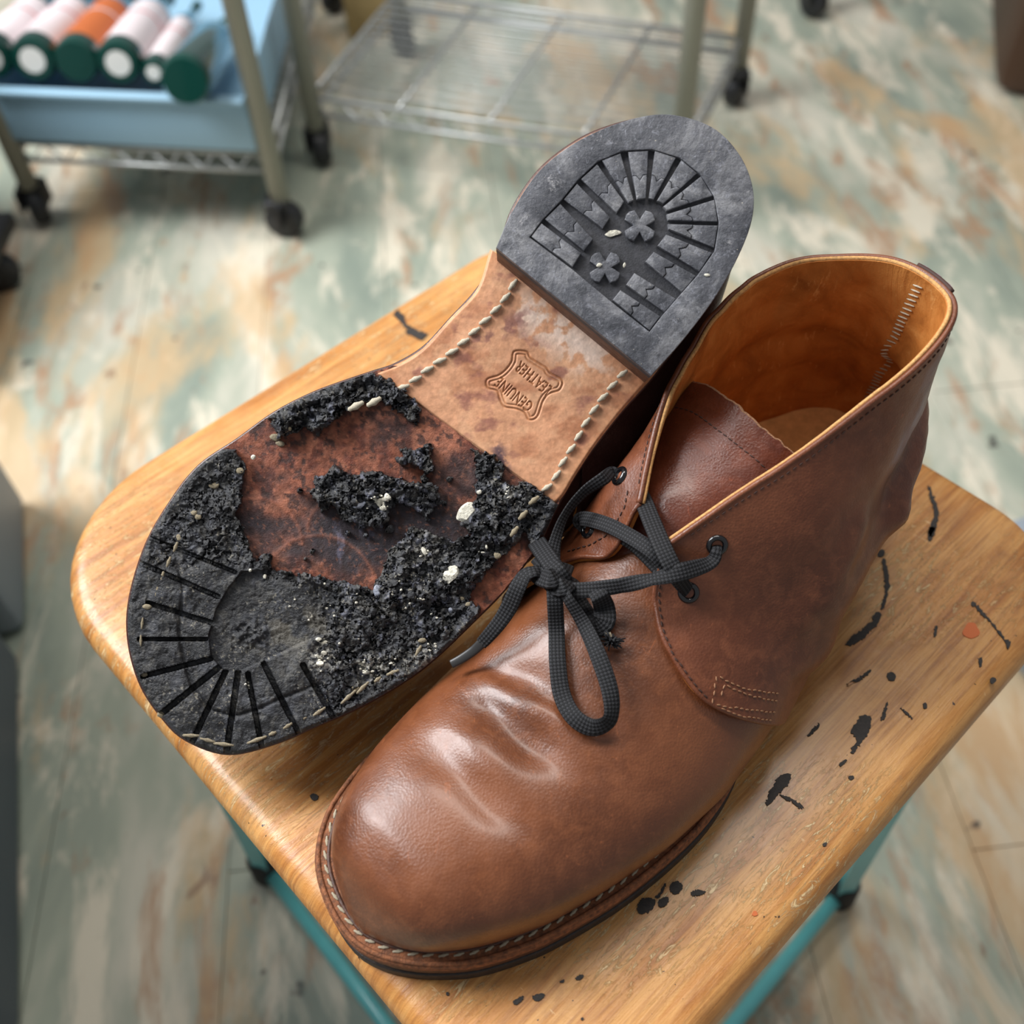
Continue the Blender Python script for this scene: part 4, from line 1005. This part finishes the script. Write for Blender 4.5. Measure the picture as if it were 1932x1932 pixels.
# shallow notch line half way along every lug
ring_ = np.zeros(X.shape)
for a, b in (((330, 1040), (345, 1110)), ((345, 1110), (338, 1190)), ((338, 1190), (346, 1240)), ((346, 1240), (364, 1300)), ((364, 1300), (398, 1340)), ((398, 1340), (440, 1352)), ((440, 1352), (484, 1340)), ((484, 1340), (530, 1318)), ((530, 1318), (606, 1290))):
    ring_ = np.maximum(ring_, np.exp(-(segd(X, Y, a, b)/3.5)**2))
H = H-.0009*ring_*(1-crumb)
_rd = np.hypot(X-455, Y-1190); H = H+.0007*(sst(100, 130, _rd)-.5)*(1-crumb)*(sF < 0)
rough_ = (fid-.5)*.0026+(fidb-.5)*.0006-.0013*sst(.09, 0, fe)-.0003*sst(.12, 0, feb)+(fbm(X/40+7, Y/40, 4)-.5)*.0062+(fbm(X/8, Y/8, 4)-.5)*.0018+(fbm(X/3, Y/3, 2)-.5)*.0004
H = H*(1-crumb*.25)+rough_*crumb
lumpU = sst(0, 12, sU)*(fbm(X/18+5, Y/18, 3)-.35)*.008
H = H+np.where(sU > -6, lumpU*sst(760, 700, X), 0)+np.where(s1_ > -4, .0012*sst(0, 10, s1_), 0)
H = H-.0022*sst(0, 1, -rub/6+.2)*0
H = np.maximum(H*sst(-1.5, 6, rub+2), .0006)
H = H-.0009*sst(6, 0, s0)
# colour: black with shade painted into the slots and sunken chunks, dust in the low and rough places, pale grit
c = np.ones(X.shape+(3,))*np.array([40, 40, 43])/255
c = lay(c, (26, 26, 29), np.clip(sst(.5, .3, fid)*crumb+slot, 0, 1)*.8)
c = lay(c, (78, 80, 88), sst(.52, .7, fbm(X/22, Y/22, 5))*.6)
c = lay(c, (110, 112, 128), sst(.60, .72, fbm(X/12+30, Y/12, 5))*crumb*.8)
c = lay(c, (104, 98, 86), sst(.45, .62, fbm(X/35+12, Y/35, 4))*np.exp(-(((X-560)/110)**2+((Y-1185)/60)**2))*.9)
c = lay(c, (168, 160, 142), sst(.70, .78, fbm(X/4+3, Y/4, 3))*sst(.4, .6, fbm(X/60, Y/60+20, 3))*.85)
c = lay(c, (112, 108, 100), sst(.55, .72, fbm(X/9+3, Y/13+8, 5))*.5)
g1 = np.exp(-(((X-610)/38)**2+((Y-1240)/32)**2))+np.exp(-(((X-700)/34)**2+((Y-1262)/30)**2))+.8*np.exp(-(((X-800)/50)**2+((Y-1240)/28)**2))+.6*np.exp(-(((X-800)/60)**2+((Y-1040)/40)**2))+.5*np.exp(-(((X-960)/40)**2+((Y-930)/30)**2))
c = lay(c, (206, 200, 186), sst(.52, .60, fbm(X/5.5+60, Y/5.5, 3)+.06*g1)*np.clip(g1, 0, 1)*.9)
cells = mk_[:-1, :-1] & mk_[1:, 1:] & mk_[1:, :-1] & mk_[:-1, 1:]
# lugs of the toe: one object each
cen = np.array([455., 1175.]); angc = np.degrees(np.arctan2(Y-cen[1], X-cen[0])) % 360
so = sorted([(math.degrees(math.atan2(a[1]-cen[1], a[0]-cen[0])) % 360, w_) for a, b, w_ in SLOTS])
angs = np.array([s[0] for s in so])
lug = np.full(X.shape, -1)
# classify by position between neighbouring slots using signed side of each slot line
order = [10, 9, 8, 0, 1, 2, 3, 4, 5, 6, 7]
side = []
for k in order:
    a, b, w_ = SLOTS[k]; side.append((b[0]-a[0])*(Y-a[1])-(b[1]-a[1])*(X-a[0]))
reach = np.hypot(X-cen[0], Y-cen[1])
for k in range(len(order)-1):
    mkk = (side[k] > 0) & (side[k+1] <= 0) & (reach > 40)
    # keep to the outer half-plane of the toe
    am = np.array(SLOTS[order[k]][0])+np.array(SLOTS[order[k+1]][0])-2*cen; mkk &= ((X-cen[0])*am[0]+(Y-cen[1])*am[1] > 0)
    lug[mkk] = k
okl = (lug >= 0) & (sF < 0) & (slot < .5) & (sM > -2)
lc = np.where(okl, lug, -1); L4 = np.stack([lc[:-1, :-1], lc[1:, :-1], lc[1:, 1:], lc[:-1, 1:]])
same = (L4 == L4[0]).all(0) & (L4[0] >= 0) & cells
rubber = meshcells('rubber_outsole', X, Y, H, cells & ~same, M_rub, boot2, c, snap=(s0, sx, sy), skirt=-.0004, label='crumbling black rubber outsole')
for k in range(len(order)-1):
    cm = same & (L4[0] == k)
    if cm.sum() > 30:
        lo = meshcells('lug', X, Y, H, cm, M_rub, boot2, c, snap=(s0, sx, sy), skirt=.0005)
        lo.parent = rubber
# loose angular crumbs of rubber standing on the mass
def rock(r, seed, squash=.7, sub=2, rough=.35):
    rn = random.Random(seed); bm = bmesh.new(); bmesh.ops.create_icosphere(bm, subdivisions=sub, radius=1)
    dirs = [Vector((rn.gauss(0, 1), rn.gauss(0, 1), rn.gauss(0, 1))).normalized() for _ in range(9)]; cut = [rn.uniform(.55, .95) for _ in dirs]
    for v in bm.verts:
        p = v.co.copy()
        for d, k in zip(dirs, cut):
            q = p.dot(d)
            if q > k: p -= d*(q-k)
        v.co = p*(1+rn.uniform(-1, 1)*rough*.12)
    V = np.array([v.co[:] for v in bm.verts])*np.array([r, r*rn.uniform(.6, 1), r*squash]); fc = [[v.index for v in f.verts] for f in bm.faces]; bm.free(); return V, fc
def hat(u, v):
    i = int(round((u-234)/1.6)); j = int(round((v-694)/1.6)); i = min(max(i, 0), X.shape[0]-1); j = min(max(j, 0), X.shape[1]-1); return H[i, j] if mk_[i, j] else 0.0
parts = []; rn = random.Random(11)
for k in range(2600):
    if len(parts) > 300: break
    i = rn.randrange(X.shape[0]); j = rn.randrange(X.shape[1])
    if not mk_[i, j] or crumb[i, j] < .55 or s0[i, j] < 6: continue
    r = rn.choice((3, 4, 5, 7, 9))*(.7+.5*rn.random())*(1.0 if rn.random() < .8 else 1.3)
    V, fc = rock(r, k, squash=.6, sub=1); V[:, 2] /= 4800; an_ = rn.random()*6.28
    V[:, :2] = V[:, :2]@np.array([[math.cos(an_), math.sin(an_)], [-math.sin(an_), math.cos(an_)]]); V += np.array([X[i, j], Y[i, j], H[i, j]-.0002]); parts.append((V, fc))
V, fc = merge(parts); crm = obj('rubber_crumbs', LW(V), fc, M_rub, boot2, smooth=False, recalc=True, colors=np.tile(lin(np.array([[44, 44, 48.]])/255), (len(V), 1))); crm['kind'] = 'stuff'; crm.parent = rubber
# stones and grit pressed into the rubber
for (u, v, r1, r2, ang_, mt) in ((880, 970, 25, 14, -60, M_stone), (852, 1084, 20, 15, -50, M_stone), (678, 954, 14, 9, -25, M_stoneg), (714, 1116, 14, 9, 80, M_stoneg), (478, 863, 5, 5, 0, M_stone), (718, 948, 14, 10, 0, M_stone), (730, 938, 9, 7, 0, M_stone),
                                (706, 940, 7, 6, 0, M_stone), (724, 958, 8, 6, 0, M_stone), (601, 1207, 6, 4, 0, M_stone), (611, 1214, 6, 4, 0, M_stone), (800, 1040, 9, 4, 70, M_stone), (904, 928, 5, 4, 0, M_stone), (918, 1032, 5, 3, 80, M_stone), (682, 1250, 7, 6, 0, M_stone), (690, 1268, 7, 5, 0, M_stone), (610, 1232, 7, 5, 0, M_stone), (604, 1252, 8, 6, 0, M_stone), (472, 1076, 3, 3, 0, M_stone), (500, 1088, 4, 4, 0, M_stone), (850, 1152, 5, 5, 0, M_stoneg)):
    V, fc = rock(1, int(u*7+v), squash=.8, sub=3, rough=.2); V[:, 0] *= r1; V[:, 1] *= r2/.8; V[:, 2] *= min(r1, r2)*.9/4800; a_ = math.radians(ang_)
    V[:, :2] = V[:, :2]@np.array([[math.cos(a_), math.sin(a_)], [-math.sin(a_), math.cos(a_)]]); V += np.array([u, v, max(hat(u, v), .001)+.0004])
    so_ = obj('stone', LW(V), fc, mt, boot2, smooth=False, recalc=True, label=('grey stone' if mt == M_stoneg else 'white stone')); so_.parent = rubber
pb = []; rp = random.Random(21)
for (cu, cv, su, sv, n_) in ((716, 944, 17, 13, 26), (608, 1212, 9, 8, 8), (606, 1244, 14, 16, 18), (690, 1262, 14, 12, 14), (742, 1250, 10, 8, 8), (800, 1048, 10, 14, 7), (960, 925, 12, 10, 7), (470, 1290, 12, 8, 5), (904, 1040, 8, 12, 5), (800, 1225, 30, 10, 8), (790, 1120, 60, 50, 16), (600, 1160, 60, 50, 10)):
    for q in range(n_):
        u = cu+rp.gauss(0, .55)*su; v = cv+rp.gauss(0, .55)*sv; r = rp.uniform(1.4, 4.2); V, fc = rock(r, q+int(cu), squash=.8, sub=1, rough=.3); V[:, 2] /= 4800; V += np.array([u, v, max(hat(u, v), .0004)+r*.3/4800]); pb.append((V, fc))
V, fc = merge(pb); gr_ = obj('grit', LW(V), fc, M_stone, boot2, smooth=False, recalc=True, label='pale grit stuck in the rubber'); gr_['kind'] = 'stuff'; gr_.parent = rubber
# stitching threads of the sole
TOC = RM@np.array([0, 0, -1.])
def sline(pts, n=80): return resample(cr(pts, n), n)
def lst(pts, w_, r, L_, gap, mat_=M_dirty, **kw):
    p = sline(pts); P_ = LW(np.column_stack([p, np.full(len(p), w_)])); stitches(P_, TOC, boot2, mat_, r, L_, gap, **kw)
lst([(974, 524), (958, 556), (930, 590), (905, 615), (880, 640), (845, 670), (812, 693), (775, 722), (742, 740), (722, 752)], .0012, .00105, .0058, 0., mat_=M_thread, skew=-12)
lst([(1184, 695), (1160, 722), (1130, 760), (1105, 798), (1085, 835), (1062, 872), (1045, 905), (1022, 930)], .0012, .00098, .0054, .0001, mat_=M_thread, skew=-12)
lst([(722, 752), (700, 760), (672, 766), (655, 772)], .0072, .0013, .0068, .0001, mat_=M_thread, skew=10)
lst([(1020, 932), (1004, 948), (985, 975), (972, 1000), (962, 1018)], .0062, .0010, .0052, .0003, skew=-10)
lst([(338, 1018), (322, 1052), (306, 1088), (290, 1132)], .0050, .0007, .0046, .0012, skew=5)
lst([(270, 1160), (266, 1200), (266, 1225)], .0050, .0005, .0046, .0016, skew=0)
lst([(345, 1384), (378, 1392), (420, 1404), (460, 1403), (505, 1388), (550, 1366), (600, 1344), (640, 1326), (680, 1300), (720, 1278), (760, 1258), (800, 1216)], .0047, .00075, .0060, .0002, skew=5, jitter=.9, skip=(3, 9, 14, 20))
lst([(520, 818), (528, 808), (545, 812), (558, 824)], .0045, .0012, .005, .0002, skew=20)
for k, (u, v, r) in enumerate(((277, 1145, 9), (270, 1272, 9), (306, 1348, 10), (405, 915, 12), (452, 888, 9), (366, 968, 8), (374, 975, 7), (338, 1014, 7), (670, 1300, 9), (796, 1208, 9), (870, 1130, 8), (884, 1140, 7), (938, 1048, 8), (1000, 1000, 6), (520, 826, 12), (528, 838, 9))):
    V, fc = rock(1, 500+k, squash=.5, sub=2, rough=.5); V[:, :2] *= r; V[:, 2] *= r*.55/4800; V += np.array([u, v, hat(u, v)+.0002]); o_ = obj('thread_tuft', LW(V), fc, M_dirty, boot2, recalc=True); o_.parent = rubber
# --- heel block
def LH(p):
    """like LW, but walls run straight back from the outline drawn on the heel face"""
    p = np.array(p, float); k = (DL-.0222)/(DL-p[..., 2]); p[..., 0] = CX+(p[..., 0]-CX)*k; p[..., 1] = CX+(p[..., 1]-CX)*k
    return LW(p)
HEEL = [(936, 467), (965, 400), (1010, 330), (1060, 285), (1120, 250), (1200, 222), (1270, 216), (1345, 240), (1395, 290), (1420, 350), (1420, 410), (1395, 480), (1350, 560), (1290, 640), (1229, 709)]
hc = np.vstack([resample(cr(HEEL, 200), 90)])
WH = .022
fS = (DL)/(DL-WH)                                       # picture outline -> same outline on a nearer plane is handled by LW
def c8(L_): return [(900+x/3.331, 180+y/3.331) for x, y in L_]
# inner border of the tread field
border = c8([(330, 890), (410, 783), (530, 660), (635, 530), (762, 412), (918, 348), (1100, 338), (1270, 388), (1398, 488), (1492, 632), (1522, 800), (1495, 975), (1390, 1125), (1275, 1255), (1170, 1375), (1085, 1485), (850, 1300), (600, 1092)])
V, fc = outw(resample([tuple(p) for p in hc], 90), .0150, .0200, .0003); heelb = obj('heel_block', LH(V), fc, M_heelbase, boot2, recalc=True, autos=50, label='black rubber heel block')
V, fc = fill2d([hc, border], .0026*4800, .00035*4800); V[:, 2] = V[:, 2]/4800+.0194; rimo = obj('heel_rim', LH(V), fc, M_heel, boot2, recalc=True, autos=50); rimo.parent = heelb
for k, (w0, w1, sh) in enumerate(((.0004, .0074, 1.5), (.0076, .0148, .8))):
    V, fc = outw(inset(hc, .6 if k else .8), w0, w1, .0004); obj('heel_lift', LH(V), fc, M_stack, boot2, recalc=True, autos=50)
lugs = [((340, 885), (405, 800), (655, 990), (600, 1075)), ((425, 775), (525, 678), (730, 900), (672, 975)), ((545, 652), (630, 550), (838, 765), (790, 835)), ((652, 523), (757, 428), (925, 665), (878, 738)),
 ((785, 405), (903, 358), (985, 655), (952, 672)), ((950, 350), (1078, 344), (1062, 645), (1005, 652)), ((1120, 344), (1252, 388), (1110, 655), (1080, 645)), ((1287, 402), (1386, 486), (1170, 678), (1130, 662)),
 ((1410, 504), (1482, 626), (1192, 722), (1170, 698)), ((1494, 652), (1514, 790), (1202, 782), (1192, 746)), ((1516, 815), (1492, 955), (1205, 838), (1200, 806)), ((1478, 987), (1400, 1104), (1134, 945), (1190, 872)),
 ((1378, 1132), (1290, 1234), (1057, 1045), (1112, 982)), ((1253, 1277), (1180, 1360), (937, 1190), (990, 1114)), ((1153, 1387), (1086, 1474), (852, 1285), (902, 1222))]
for k, q in enumerate(lugs):
    oA, oB, iB, iA = [np.array(p, float) for p in c8(q)]
    def ln(t, s): return (oA*(1-s)+oB*s)*(1-t)+(iA*(1-s)+iB*s)*t
    zig = [ln(.50, 1), ln(.50, .75), ln(.60, .5), ln(.50, .25), ln(.50, 0)]
    V1, f1_ = fill2d([[oA, oB]+zig], .0025*4800, .00035*4800, 1)
    V2, f2_ = fill2d([[iB, iA]+[ln(.51, 0), ln(.51, .25), ln(.61, .5), ln(.51, .75), ln(.51, 1)]], .0029*4800, .0005*4800, 1)
    V, fc = merge([(V1, f1_), (V2, f2_)]); V[:, 2] = V[:, 2]/4800+.0192
    o_ = obj('lug', LH(V), fc, M_heel, boot2, recalc=True, autos=30); o_.parent = heelb
def clover(cx_, cy_, r, rot):
    P_ = []
    for q in range(4):
        a0 = rot+q*math.pi/2
        for da, rr_ in ((-.60, .60), (-.44, .98), (-.12, 1.06), (.12, 1.06), (.44, .98), (.60, .60), (.785, .38)):
            P_.append((cx_+r*rr_*math.cos(a0+da), cy_+r*rr_*math.sin(a0+da)))
    return P_
for (cx_, cy_) in ((1025, 815), (806, 1078)):
    P_ = c8(clover(cx_, cy_, 104, math.radians(46)))
    V, fc = fill2d([P_], .0026*4800, .0004*4800, 2); V[:, 2] = V[:, 2]/4800+.0192
    o_ = obj('clover_lug', LH(V), fc, M_heel, boot2, recalc=True, autos=35); o_.parent = heelb
for (u, v, r1, r2, a_) in ((1157, 438, 17, 8, 0), (1131, 500, 7, 5, 30), (1178, 500, 3, 8, 0), (1334, 519, 6, 4, 0)):
    V, fc = rock(1, int(u), squash=.3, sub=3); V[:, 0] *= r1; V[:, 1] *= r2; V[:, 2] *= 4/4800; V += np.array([u, v, .0204 if (u, v) == (1157, 438) else .0222]); o_ = obj('stone', LH(V), fc, M_stone, boot2, recalc=True); o_.parent = heelb

# ------------------------------------------------------------------ background: wire carts
FZ = -ZS
def caster(x, y, parent, ang=0.):
    c, s = math.cos(ang), math.sin(ang)
    V, fc = lathe([(0, -.011), (.022, -.011), (.025, -.008), (.025, .008), (.022, .011), (0, .011)], 24, (x, y, FZ+.025), (c, s, 0))
    cs = obj('caster', V, fc, M_caster, parent, autos=50)
    V, fc = merge([box((x-s*.006, y+c*.006, FZ+.052), (.03, .03, .012), bev=.004), box((x+c*.015, y+s*.015, FZ+.040), (.004, .026, .03)), box((x-c*.015, y-s*.015, FZ+.040), (.004, .026, .03))])
    obj('caster_fork', V, fc, M_caster, cs, autos=50)
def cart(name, label, corners, zsh, spacing, along, wr=.0021, postr=.0125, hz=.95, wirekind='wire'):
    C_ = [np.array(c) for c in corners]; cen = sum(C_)/4
    t = thing(name, label, 'cart', (*cen, FZ))
    for k, c in enumerate(C_):
        V, fc = tube([(c[0], c[1], FZ+.055), (c[0], c[1], FZ+hz/2), (c[0], c[1], FZ+hz)], postr, 14); obj('post', V, fc, M_chrome, t)
        caster(c[0], c[1], t, k*1.1+.4)
    for zz in zsh:
        zb = FZ+zz
        fr = None
        parts = []
        for a, b in zip(C_, C_[1:]+C_[:1]):
            for dz in (0, -.025): parts.append(tube([(*a, zb+dz), (*((a+b)/2), zb+dz), (*b, zb+dz)], .0032, 8))
            L_ = np.linalg.norm(b-a); n = int(L_/.022); zg = []
            for q in range(n+1): zg.append((*(a+(b-a)*q/n), zb-(.025 if q % 2 else 0)))
            parts.append(tube(zg, .0016, 5))
        V, fc = merge(parts); sh = obj('wire_shelf', V, fc, M_wire, t)
        A, B, C2_, D2 = C_ if along == 0 else (C_[1], C_[2], C_[3], C_[0])
        # wires parallel to A-B, spaced from A to D
        n = int(np.linalg.norm(D2-A)/spacing)
        for q in range(1, n):
            p = A+(D2-A)*q/n; r = B+(C2_-B)*q/n
            V, fc = tube([(*p, zb+.003), (*((p+r)/2), zb+.003), (*r, zb+.003)], wr, 6); obj(wirekind, V, fc, M_wire, sh)
        for q in (.25, .5, .75):
            p = A+(B-A)*q; r = D2+(C2_-D2)*q; V, fc = tube([(*p, zb-.002), (*((p+r)/2), zb-.002), (*r, zb-.002)], .003, 6); obj('cross_bar', V, fc, M_wire, sh)
    return t
cart('wire_cart', 'empty low chrome wire cart on casters, standing behind the boots', [(-.298, 1.33), (.186, 1.18), (.30, 1.45), (-.20, 1.62)], (.10,), .020, 0)
cl = cart('wire_cart', 'wire cart holding a pale blue bin of green bottles', [(-.665, 1.21), (-.325, 1.165), (-.325, 1.77), (-.665, 1.80)], (.12,), .022, 0)
# pale blue bin
def binobj():
    t = thing('bin', 'pale blue plastic bin full of green bottles on the wire cart', 'bin', (-.50, 1.40, FZ+.135))
    A = np.array([-.655, 1.205]); B = np.array([-.338, 1.163]); e = (B-A)/np.linalg.norm(B-A); f = np.array([0.0, 1.0])
    z0, z1 = FZ+.126, FZ+.198
    def pan(p, q, za, zb, th, nm):
        p = np.asarray(p); q = np.asarray(q); d = (q-p)/np.linalg.norm(q-p); n = np.array([-d[1], d[0]])*th/2; c = (p+q)/2
        R = np.array([[d[0], -d[1], 0], [d[1], d[0], 0], [0, 0, 1]]); V, fc = box((*c, (za+zb)/2), (np.linalg.norm(q-p), th, zb-za), R, bev=.0015); return obj(nm, V, fc, M_bin, t, autos=50)
    D3 = A+f*.5; E3 = B+f*.5
    for p, q in ((A, B), (B, E3), (E3, D3), (D3, A)): pan(p, q, z0, z1, .004, 'bin_wall')
    V = np.array([(*A, z0), (*B, z0), (*E3, z0), (*D3, z0)]); V = np.vstack([V, V+np.array([0, 0, .004])]); obj('bin_floor', V, [(0, 3, 2, 1), (4, 5, 6, 7), (0, 1, 5, 4), (1, 2, 6, 5), (2, 3, 7, 6), (3, 0, 4, 7)], M_bin, t, smooth=False)
    pan(A-f*.006, B-f*.006, z1-.006, z1, .012, 'bin_lip')
binobj()
def bottle(base, axis, r, kind, label, L_=.24):
    base = np.array(base); t = thing('bottle', label, 'bottle', tuple(base), group=None)
    ax = np.array(axis, float); ax /= np.linalg.norm(ax)
    pr = [(0, -.0002), (r*.6, -.0002), (r*.86, 0), (r*.98, .006), (r, .014), (r, L_*.60), (r*.96, L_*.65), (r*.6, L_*.76), (r*.42, L_*.82), (r*.38, L_*.95), (r*.44, L_*.955), (r*.44, L_), (0, L_)]
    V, fc = lathe(pr, 28, base, ax); obj('glass', V, fc, M_glass, t, autos=50)
    if kind != 'plain':
        V, fc = lathe([(r+.0003, .024), (r+.0006, .027), (r+.0006, L_*.60), (r+.0003, L_*.61)], 28, base, ax); lb = obj('paper_label', V, fc, M_olabel if kind == 'orange' else M_plabel, t)
        V, fc = lathe([(r+.0009, L_*.42), (r+.0009, L_*.435)], 28, base, ax); obj('label_band', V, fc, M_ring if kind != 'orange' else M_plabel, lb)
    if kind in ('white', 'orange'):
        off = np.array([.0, 0, 0]); V, fc = lathe([(r*.56, -.0006), (0, -.0008)], 20, base+off, ax); obj('base_sticker', V, fc, M_white if kind == 'white' else M_glass, t)
    return t
A = np.array([-.655, 1.205]); e = np.array([.9913, -.1314]); f = np.array([.1314, .9913])
zt = FZ+.228
for k, (s_, z, kind, lb, r) in enumerate(((.010, zt, 'white', 'green bottle with a white paper label, at the left edge of the photograph', .0255), (.064, zt, 'white', 'green bottle with a pale pink paper label and white base disc, second from the left', .0265),
     (.118, zt, 'orange', 'green bottle with an orange paper label, between two white-labelled bottles', .0265), (.171, zt, 'white', 'large white-labelled green bottle just right of the orange-labelled one', .0260), (.212, zt-.010, 'white', 'narrow white-labelled green bottle tucked against the bare green bottle', .0155),
     (.262, zt+.004, 'plain', 'bare dark green bottle lying rightmost, its round base jutting over the bin edge', .0290))):
    p = A+e*s_+np.array([0, 1.])*(.010 if k != 5 else -.03)
    bottle((*p, z), (-.06, .95, -.20 if k != 5 else -.27), r, kind, lb, L_=.30)
# things in the bin's far corner and on the floor
gq = P3(50, 1050, FZ); t = thing('storage_box', 'pale grey lidded plastic box at the left edge of the photograph, by the stool', 'box', (gq[0]-.15, gq[1], FZ))
def rbox(c, s, mt, nm, par, bev=.012, rz=0):
    R = np.array([[math.cos(rz), -math.sin(rz), 0], [math.sin(rz), math.cos(rz), 0], [0, 0, 1]]); V, fc = box(c, s, R, bev=bev); return obj(nm, V, fc, mt, par, autos=40)
gl = P3(62, 932, FZ); g2 = P3(66, 1206, FZ); _d = (gl-g2)/np.linalg.norm(gl-g2); g3 = g2-_d*.012-np.array([.006, 0, 0]); g4 = g3-_d*.36
def edgebox(pa, pb, ztop, wid, mt, par):
    a = pa[:2]; b = pb[:2]; d = (a-b)/np.linalg.norm(a-b); L_ = np.linalg.norm(a-b); n = np.array([-d[1], d[0]]); c = (a+b)/2+n*wid/2; rz = math.atan2(d[1], d[0])-math.pi/2
    rbox((*c, (FZ+ztop)/2), (wid-.012, L_-.012, ztop-FZ-.002), mt, 'box_body', par, rz=rz); rbox((*c, ztop), (wid, L_, .012), mt, 'box_lid', par, .005, rz=rz)
edgebox(gl, g2+(gl-g2)*.02, .18, .40, M_greyL, t)
t2 = thing('storage_box', 'darker grey plastic box in front of the pale one at the left edge', 'box', (g3[0]-.15, (g3[1]+g4[1])/2, FZ))
edgebox(g3, g4, .15, .40, M_greyD, t2)
# black bag cart at the left edge
t = thing('tool_bag', 'black fabric bag with a green strip at the upper left edge, standing on a dolly', 'bag', (-.80, 1.05, FZ+.082))
V = []
for z, sx_, sy_ in ((0, .10, .14), (.02, .12, .16), (.12, .125, .165), (.22, .11, .15), (.27, .09, .12), (.285, .05, .08)):
    for k in range(24):
        a = 2*math.pi*k/24; V.append((-.805+sx_*np.sign(math.cos(a))*abs(math.cos(a))**.6, 1.06+sy_*np.sign(math.sin(a))*abs(math.sin(a))**.6, FZ+.082+z))
obj('bag_body', V, gridfaces(6, 24, cv=True)+[tuple(range(24)), tuple(range(120, 144))], M_bag, t, recalc=True)
V, fc = box((-.694, .985, FZ+.19), (.012, .03, .10), bev=.003); obj('green_strip', V, fc, M_greenl, t)
V, fc = tube([(-.805, .98, FZ+.35), (-.80, 1.0, FZ+.41), (-.80, 1.10, FZ+.41), (-.805, 1.14, FZ+.35)], .008, 8); obj('handle', V, fc, M_bag, t)
t = thing('dolly', 'low black dolly with casters at the left edge, in front of the blue bin', 'dolly', (-.78, 1.0, FZ))
V, fc = box((-.78, 1.0, FZ+.07), (.26, .24, .02), bev=.004); obj('dolly_deck', V, fc, M_caster, t, autos=40)
for (x, y) in ((-.675, .925), (-.675, 1.07), (-.88, .925), (-.88, 1.07)): caster(x, y, t, 1.9)
# blue drum and card box under the far end of the cart
t = thing('carton', 'kraft cardboard carton at the top of the photograph, left of centre', 'carton', (-.262, 1.715, FZ))
rbox((-.262, 1.715, FZ+.04), (.075, .07, .08), M_card, 'carton_body', t, .002, .2); rbox((-.262, 1.715, FZ+.0807), (.025, .071, .001), M_stitch, 'tape', t, .0002, .2)
# far right
p = P3(1530, 30, FZ)
t = thing('cart', 'far cart of which one black caster and post show at the top right', 'cart', (p[0], p[1], FZ))
caster(p[0], p[1], t, .6); V, fc = tube([(p[0], p[1], FZ+.055), (p[0], p[1], FZ+.3), (p[0], p[1], FZ+.6)], .0125, 12); obj('post', V, fc, M_caster, t)
p = P3(1925, 70, FZ)
t = thing('cabinet', 'dark brown wooden cabinet corner in the upper right of the photograph', 'cabinet', (p[0]+.24, p[1]+.1, FZ))
rbox((p[0]+.16, p[1]+.02, FZ+.3), (.40, .5, .6), M_brown, 'cabinet_body', t, .03, -.25); rbox((p[0]+.16, p[1]+.02, FZ+.61), (.42, .52, .02), M_brown, 'cabinet_top', t, .008, -.25)
p = P3(1885, 975, FZ+.12)
t = thing('storage_box', 'grey plastic box corner at the right edge beyond the stool', 'box', (p[0]+.16, p[1], FZ))
rbox((p[0]+.155, p[1]-.045, FZ+.06), (.27, .16, .12), M_greyL, 'box_body', t, .015, .35); rbox((p[0]+.155, p[1]-.045, FZ+.122), (.28, .17, .010), M_greyL, 'box_lid', t, .004, .35)
